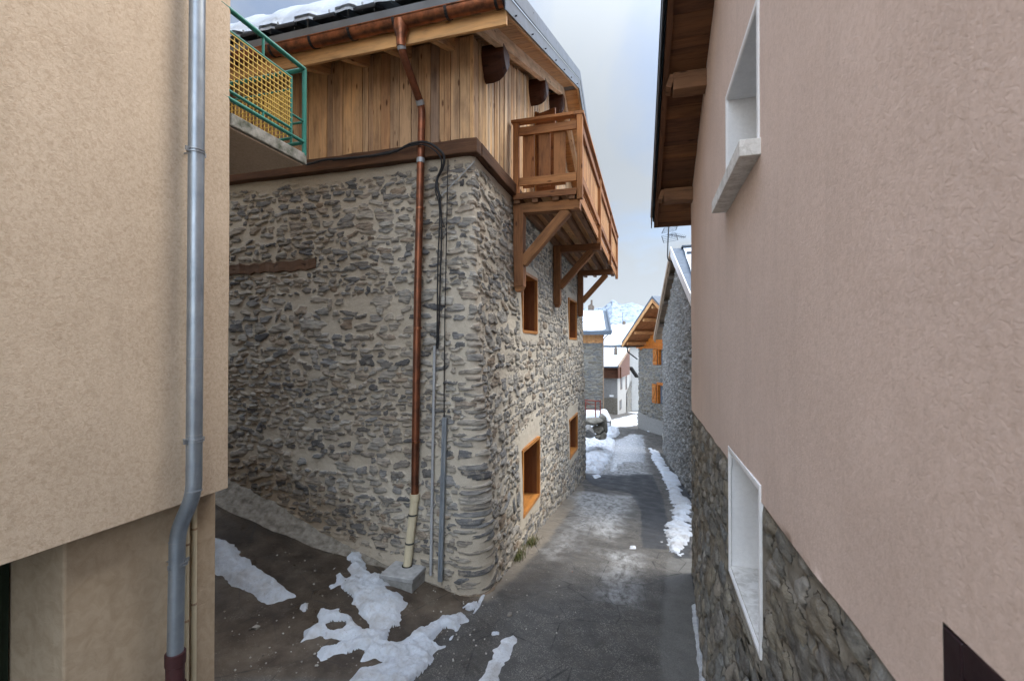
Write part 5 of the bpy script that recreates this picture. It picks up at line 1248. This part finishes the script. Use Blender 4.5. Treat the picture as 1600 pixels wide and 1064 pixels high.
# stone lower part of the side
gen_stone_wall('stone_side_wall', ((c + sdv_ * Ls * .45 - inn * .06).x, (c + sdv_ * Ls * .45 - inn * .06).y), ((c + sdv_ * (Ls + 1) - inn * .06).x, (c + sdv_ * (Ls + 1) - inn * .06).y), c.z - 3, lambda s: c.z + 3.4 if s is None else c.z + 1.6 + s * .18, .12, 533, 'rubble_far', h2, row=(.14, .25), wid=(.2, .5), gap=.25, amp=.04)
b = MB(); a_ = c - inn * .03
b = MB(); q = c - fx * 5; b.poly([(q.x, q.y, c.z - .5), (c.x, c.y, c.z - .5), (c.x, c.y, c.z + 1.9), (q.x, q.y, c.z + 1.9)], -inn2 * .06); b.build('plinth', M['mortarfoot'], h2)
for (u0, v0, v1, wv_) in ((969.5, 588, 609, .9), (977.5, 588, 609, .9), (968, 626, 641, 1.0)):
    d = ray(u0, 600); A = np.array([[d[0], -sdv_.x], [d[1], -sdv_.y]]); t, s = np.linalg.solve(A, [c.x, c.y]); a_ = c + sdv_ * s - inn * .05
    z0, z1 = ray(u0, v1)[2] * t, ray(u0, v0)[2] * t; e = a_ + sdv_ * (wv_ * 1.6)
    b = MB(); b.poly([(a_.x, a_.y, z0), (e.x, e.y, z0), (e.x, e.y, z1), (a_.x, a_.y, z1)], inn * .2); wo = b.build('window' if v0 < 600 else 'door', M['redbrown'] if v0 < 600 else M['grey_wood'], h2)
    b = MB(); e = a_ + sdv_ * (wv_ * 1.5); a2 = a_ + sdv_ * .15 - inn * .012; b.poly([(a2.x, a2.y, z0 + .1), (e.x, e.y, z0 + .1), (e.x, e.y, z1 - .1), (a2.x, a2.y, z1 - .1)], inn * .01); b.build('pane', M['glass'], wo)
b = MB(); q = P(957, 618.5, T2_ - .3); b.box((q.x - .3, q.y - .03, q.z - .1), (q.x + .12, q.y, q.z + .1)); b.build('name_plate', M['white'], h2)
r2 = bpy.data.objects.new('roof', None); C.objects.link(r2); r2.parent = h2; r2.location = Vector((c.x, c.y, zt2)) - h2.location
z_e = P(966, 574, T2_ - 1).z
wquad('eave_boards', c - fx * 6 - inn2 * .4, fx, 6.4, zt2 - .05, z_e, .1, 'redbrown', r2, inn2)
evr = P(966.5, 573, T2_ - 1.2); rdr = P(984, 545, T2_ + 7); evl = evr - fx * 8; rdl = rdr - fx * 9.5
b = MB(); b.poly([evr - up_ * .1, Vector((evr.x, evr.y, zt2)), Vector((rdr.x, rdr.y, zt2 - .1)), rdr - up_ * .1], inn * .1); b.build('gable_boards', M['redbrown'], r2)
b = MB(); quad_slab(b, [evl, evr, rdr, rdl], -.12, 0); b.build('covering', M['slate_grey'], r2)
snow_quad([evl + up_ * .02 - fx * 0, evr + up_ * .02 - fx * .15, rdr - fx * .1, rdl], .22, 'roof_snow', r2, 71, (90, 24), .2)
b = MB(); b.beam(evr + up_ * .02, rdr + up_ * .02, .1, .2); b.build('verge', M['grey_brown'], r2)
def chimney(u, v0, v1, T, w_, parent, antenna=False):
    p = P(u, v1, T); top = P(u, v0, T).z; b = MB(); w2 = w_ / 2; hh = top - p.z
    b.box((p.x - w2, p.y, p.z - .6), (p.x + w2, p.y + w_, p.z + hh * .62)); b.box((p.x - w2 * 1.25, p.y - .04, p.z + hh * .62), (p.x + w2 * 1.25, p.y + w_ + .04, p.z + hh * .72)); b.box((p.x - w2 * .7, p.y + .05, p.z + hh * .72), (p.x + w2 * .7, p.y + w_ - .05, top))
    b.build('chimney', M['grey_wood'], parent, bevel=.02)
chimney(962, 541.5, 553, T2_ + 3.2, .36, r2)
# dark pent roof on the stone side
b = MB(); q0 = P(985, 574, 60); q1 = P(995.5, 589, 61); b.beam(q0, q1, .5, .22); b.build('pent_roof', M['dark_in'], h2)

# L3 long snow roof behind
T3 = 62.0
c = P(966, 600, T3); h3 = thing('long_snow_roof_house', 'house behind showing only a long snow covered roof with a rounded chimney', 'house', c)
e0, e1 = P(925, 541, T3), P(1015, 538, T3); r0, r1_ = P(925, 511, T3 + 8), P(1015, 506, T3 + 8)
b = MB(); quad_slab(b, [e0, e1, r1_, r0], -.3, 0); b.build('roof', M['slate_grey'], h3)
snow_quad([e0 + up_ * .05, e1 + up_ * .05, r1_, r0], .3, 'roof_snow', h3, 81, (80, 26), .3)
b = MB(); b.poly([(e0.x, e0.y + .6, -9), (e1.x, e1.y + .6, -9), (e1.x, e1.y + .6, e1.z - .3), (e0.x, e0.y + .6, e0.z - .3)], (0, 8, 0)); b.build('wall', M['white_render'], h3)
p = P(975, 510, T3 + 7.6); b = MB(); b.tube([(p.x, p.y, p.z - .5), (p.x, p.y, p.z + .55), (p.x, p.y, p.z + .8)], [.27, .27, .14], 12); b.build('chimney', M['grey_wood'], h3, True)
b = MB(); q = P(973, 505, T3 + 7); b.tube([q, P(973, 488, T3 + 7)], .03, 5); b.tube([P(965, 495.5, T3 + 7), P(973, 495, T3 + 7)], .025, 5); b.tube([P(973, 489, T3 + 7), P(984, 490, T3 + 7)], .02, 5); b.build('aerial', M['iron'], h3)
# L4 pale pink house
c = P(990, 640, 80); h4 = thing('pale_pink_far_house', 'narrow strip of a pale pink rendered house between the far roofs', 'house', c)
a_ = P(984, 640, 80); e = P(1002, 640, 80)
b = MB(); b.poly([(a_.x, a_.y, -14), (e.x, e.y, -14), (e.x, e.y, .1), (a_.x, a_.y, .1)], (0, 6, 0)); b.build('wall', M['pink_render_far'], h4)
b = MB(); p = P(987.5, 545, 79.7); b.tube([(p.x, p.y, .0), (p.x, p.y, -8)], .09, 8); b.build('downpipe', M['zinc'], h4)
b = MB(); b.box((a_.x - .4, a_.y - .5, .1), (e.x + .4, a_.y + 6, .3)); b.build('roof', M['slate_grey'], h4)

# ------------------------------------------------------------------ railings, rocks at the left of the bend
rr_ = thing('red_railing', 'rusty red tube railing on the snowy terrace left of the bend', 'railing', P(938, 655, 27))
TT_ = 27.0
b = MB()
for u, v0, v1 in ((915, 628, 648), (930.5, 626, 655), (938, 625, 656)): b.tube([P(u, v1 + 2, TT_), P(u, v0, TT_)], .035, 8)
rp = b.build('posts', M['red_rail'], rr_)
b = MB(); b.tube([P(900, 624, TT_), P(938, 627, TT_)], .03, 8); b.tube([P(900, 638, TT_), P(938, 640.5, TT_)], .022, 8); b.tube([P(900, 631, TT_ + .2), P(930, 632, TT_)], .02, 8)
b.tube([P(903, 620, TT_ + .5), P(922, 632, TT_)], .025, 6); b.build('rails', M['red_rail'], rr_)
gr2 = thing('grey_railing', 'small dark grey tube railing in the snow right of the dry stone pile', 'railing', P(953, 668, 31))
b = MB(); b.tube([P(946, 659, 31), P(955, 660, 31)], .03, 8); b.tube([P(953.5, 668, 31), P(953.5, 657, 31)], .035, 8); b.tube([P(947, 668, 31), P(947, 657, 31)], .03, 8); b.build('rails', M['iron'], gr2)
def slabpile(u, v, T, su, sv, seed, label, mat='rock'):
    p = P(u, v, T); k = T / FPX
    o = boulder(None, 'rock', p, (su * k, .5, sv * k), mat, seed, origin=p); tag(o, label, 'rock', 'rocks of the dry stone pile')
slabpile(942, 665, 21.0, 8, 20, 1, 'upright mossy stone ending the dry stone pile at the bend', 'rock')
slabpile(929, 659, 20.8, 19, 7, 2, 'broad flat slab capping the dry stone pile')
slabpile(935, 671, 20.7, 11, 7, 3, 'thick middle stone under the flat slab of the pile')
slabpile(938, 681, 20.6, 10, 8, 4, 'lowest brown stone of the pile next to the snow bank')
slabpile(914, 674, 20.2, 20, 11, 6, 'long grey boulder between the stone pile and the stone house', 'concrete')
slabpile(911, 661, 21.4, 9, 6, 7, 'small dark stone behind the long grey boulder')
# snowy terrace behind the rocks
tb0 = P(900, 655, 25); 
U, V_ = np.meshgrid(np.linspace(0, 1, 50), np.linspace(0, 1, 40)); XX = -9 + U * 7.2; YY = 21.5 + V_ * 13.5
ZT = np.interp(YY, [21.5, 23, 28, 36], [-4.75, -4.25, -4.25, -4.6]) + .25 * (fbm(XX, YY, 92, 4) - .5) - 1.2 * sstep(-3.1, -2.3, XX) - .3
tag(link('snow_terrace', arr_mesh('snow_terrace', np.stack([XX, YY, ZT], -1).reshape(-1, 3), grid_faces(*XX.shape)), M['snow'], None, True), 'snow covered terrace bank left of the bend', kind='stuff')
snow_patch([[(947, 684), (947, 672), (966, 671), (968, 678), (960, 684), (950, 685)]], .05, .35, 'rounded snow cushion beside the dry stone pile', .10, 2, .35, seed=22)

# ------------------------------------------------------------------ mountains
xs = np.concatenate([np.linspace(-2600, -700, 40)[:-1], np.linspace(-700, 300, 420), np.linspace(300, 2600, 40)[1:]]); ds = np.linspace(0, 1, 260); XX, DD = np.meshgrid(xs, ds)
Dist = 1500 + DD * 3500; ang = XX / 3500.0
YY = Dist; XW = XX * (Dist / 3500)
rid = 1 - np.abs(2 * fbm(XX / 520 + 3.1, DD * 3.0, 201, 7, .52) - 1)
peak = np.interp(XX, [-2600, -900, -560, -420, -330, -255, -190, -120, -40, 40, 100, 170, 400, 900, 2600], [250, 260, 300, 330, 365, 440, 390, 400, 365, 350, 375, 340, 350, 350, 280])
Hm = -180 + (peak * 1.0 + 180) * (DD ** .85) * (.80 + .32 * rid) 
Hm = Hm + 26 * (fbm(XX / 60, DD * 26, 207, 5, .6) - .5) * DD
Hm = np.where(DD > .96, Hm, Hm)
me = arr_mesh('mountain', np.stack([XW, YY, Hm], -1).reshape(-1, 3), grid_faces(*XX.shape))
m = Mat('snowy_mountain'); o = m.obj(); geo = m.n('NewGeometry')
nz = m.n('SeparateXYZ', Vector=geo.outputs['Normal']).outputs[2]
rk = m.ramp(m.noise(m.mapv(o, (.02, .008, .03)), 1.0, 9, .75), [(.48, 0), (.60, 1)])
rk = m.math('MULTIPLY', rk, m.ramp(nz, [(.80, 1), (.99, .4)]))
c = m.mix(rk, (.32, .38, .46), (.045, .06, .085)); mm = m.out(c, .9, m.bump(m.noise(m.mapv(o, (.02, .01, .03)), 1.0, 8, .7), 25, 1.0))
tag(link('mountain', me, mm, None, True), kind='structure')

# ------------------------------------------------------------------ thin mountain air
hb = MB(); hb.box((-3600, -40, -600), (3600, 5300, 620)); hz = hb.build('haze', None)
hm = bpy.data.materials.new('haze_air'); hm.use_nodes = True; ht = hm.node_tree; ht.nodes.remove(ht.nodes['Principled BSDF'])
pv = ht.nodes.new('ShaderNodeVolumePrincipled'); pv.inputs['Color'].default_value = (.86, .93, 1, 1); pv.inputs['Density'].default_value = .000015; pv.inputs['Anisotropy'].default_value = 0.0
ht.links.new(pv.outputs[0], ht.nodes['Material Output'].inputs['Volume']); hz.data.materials.append(hm); tag(hz, kind='stuff')
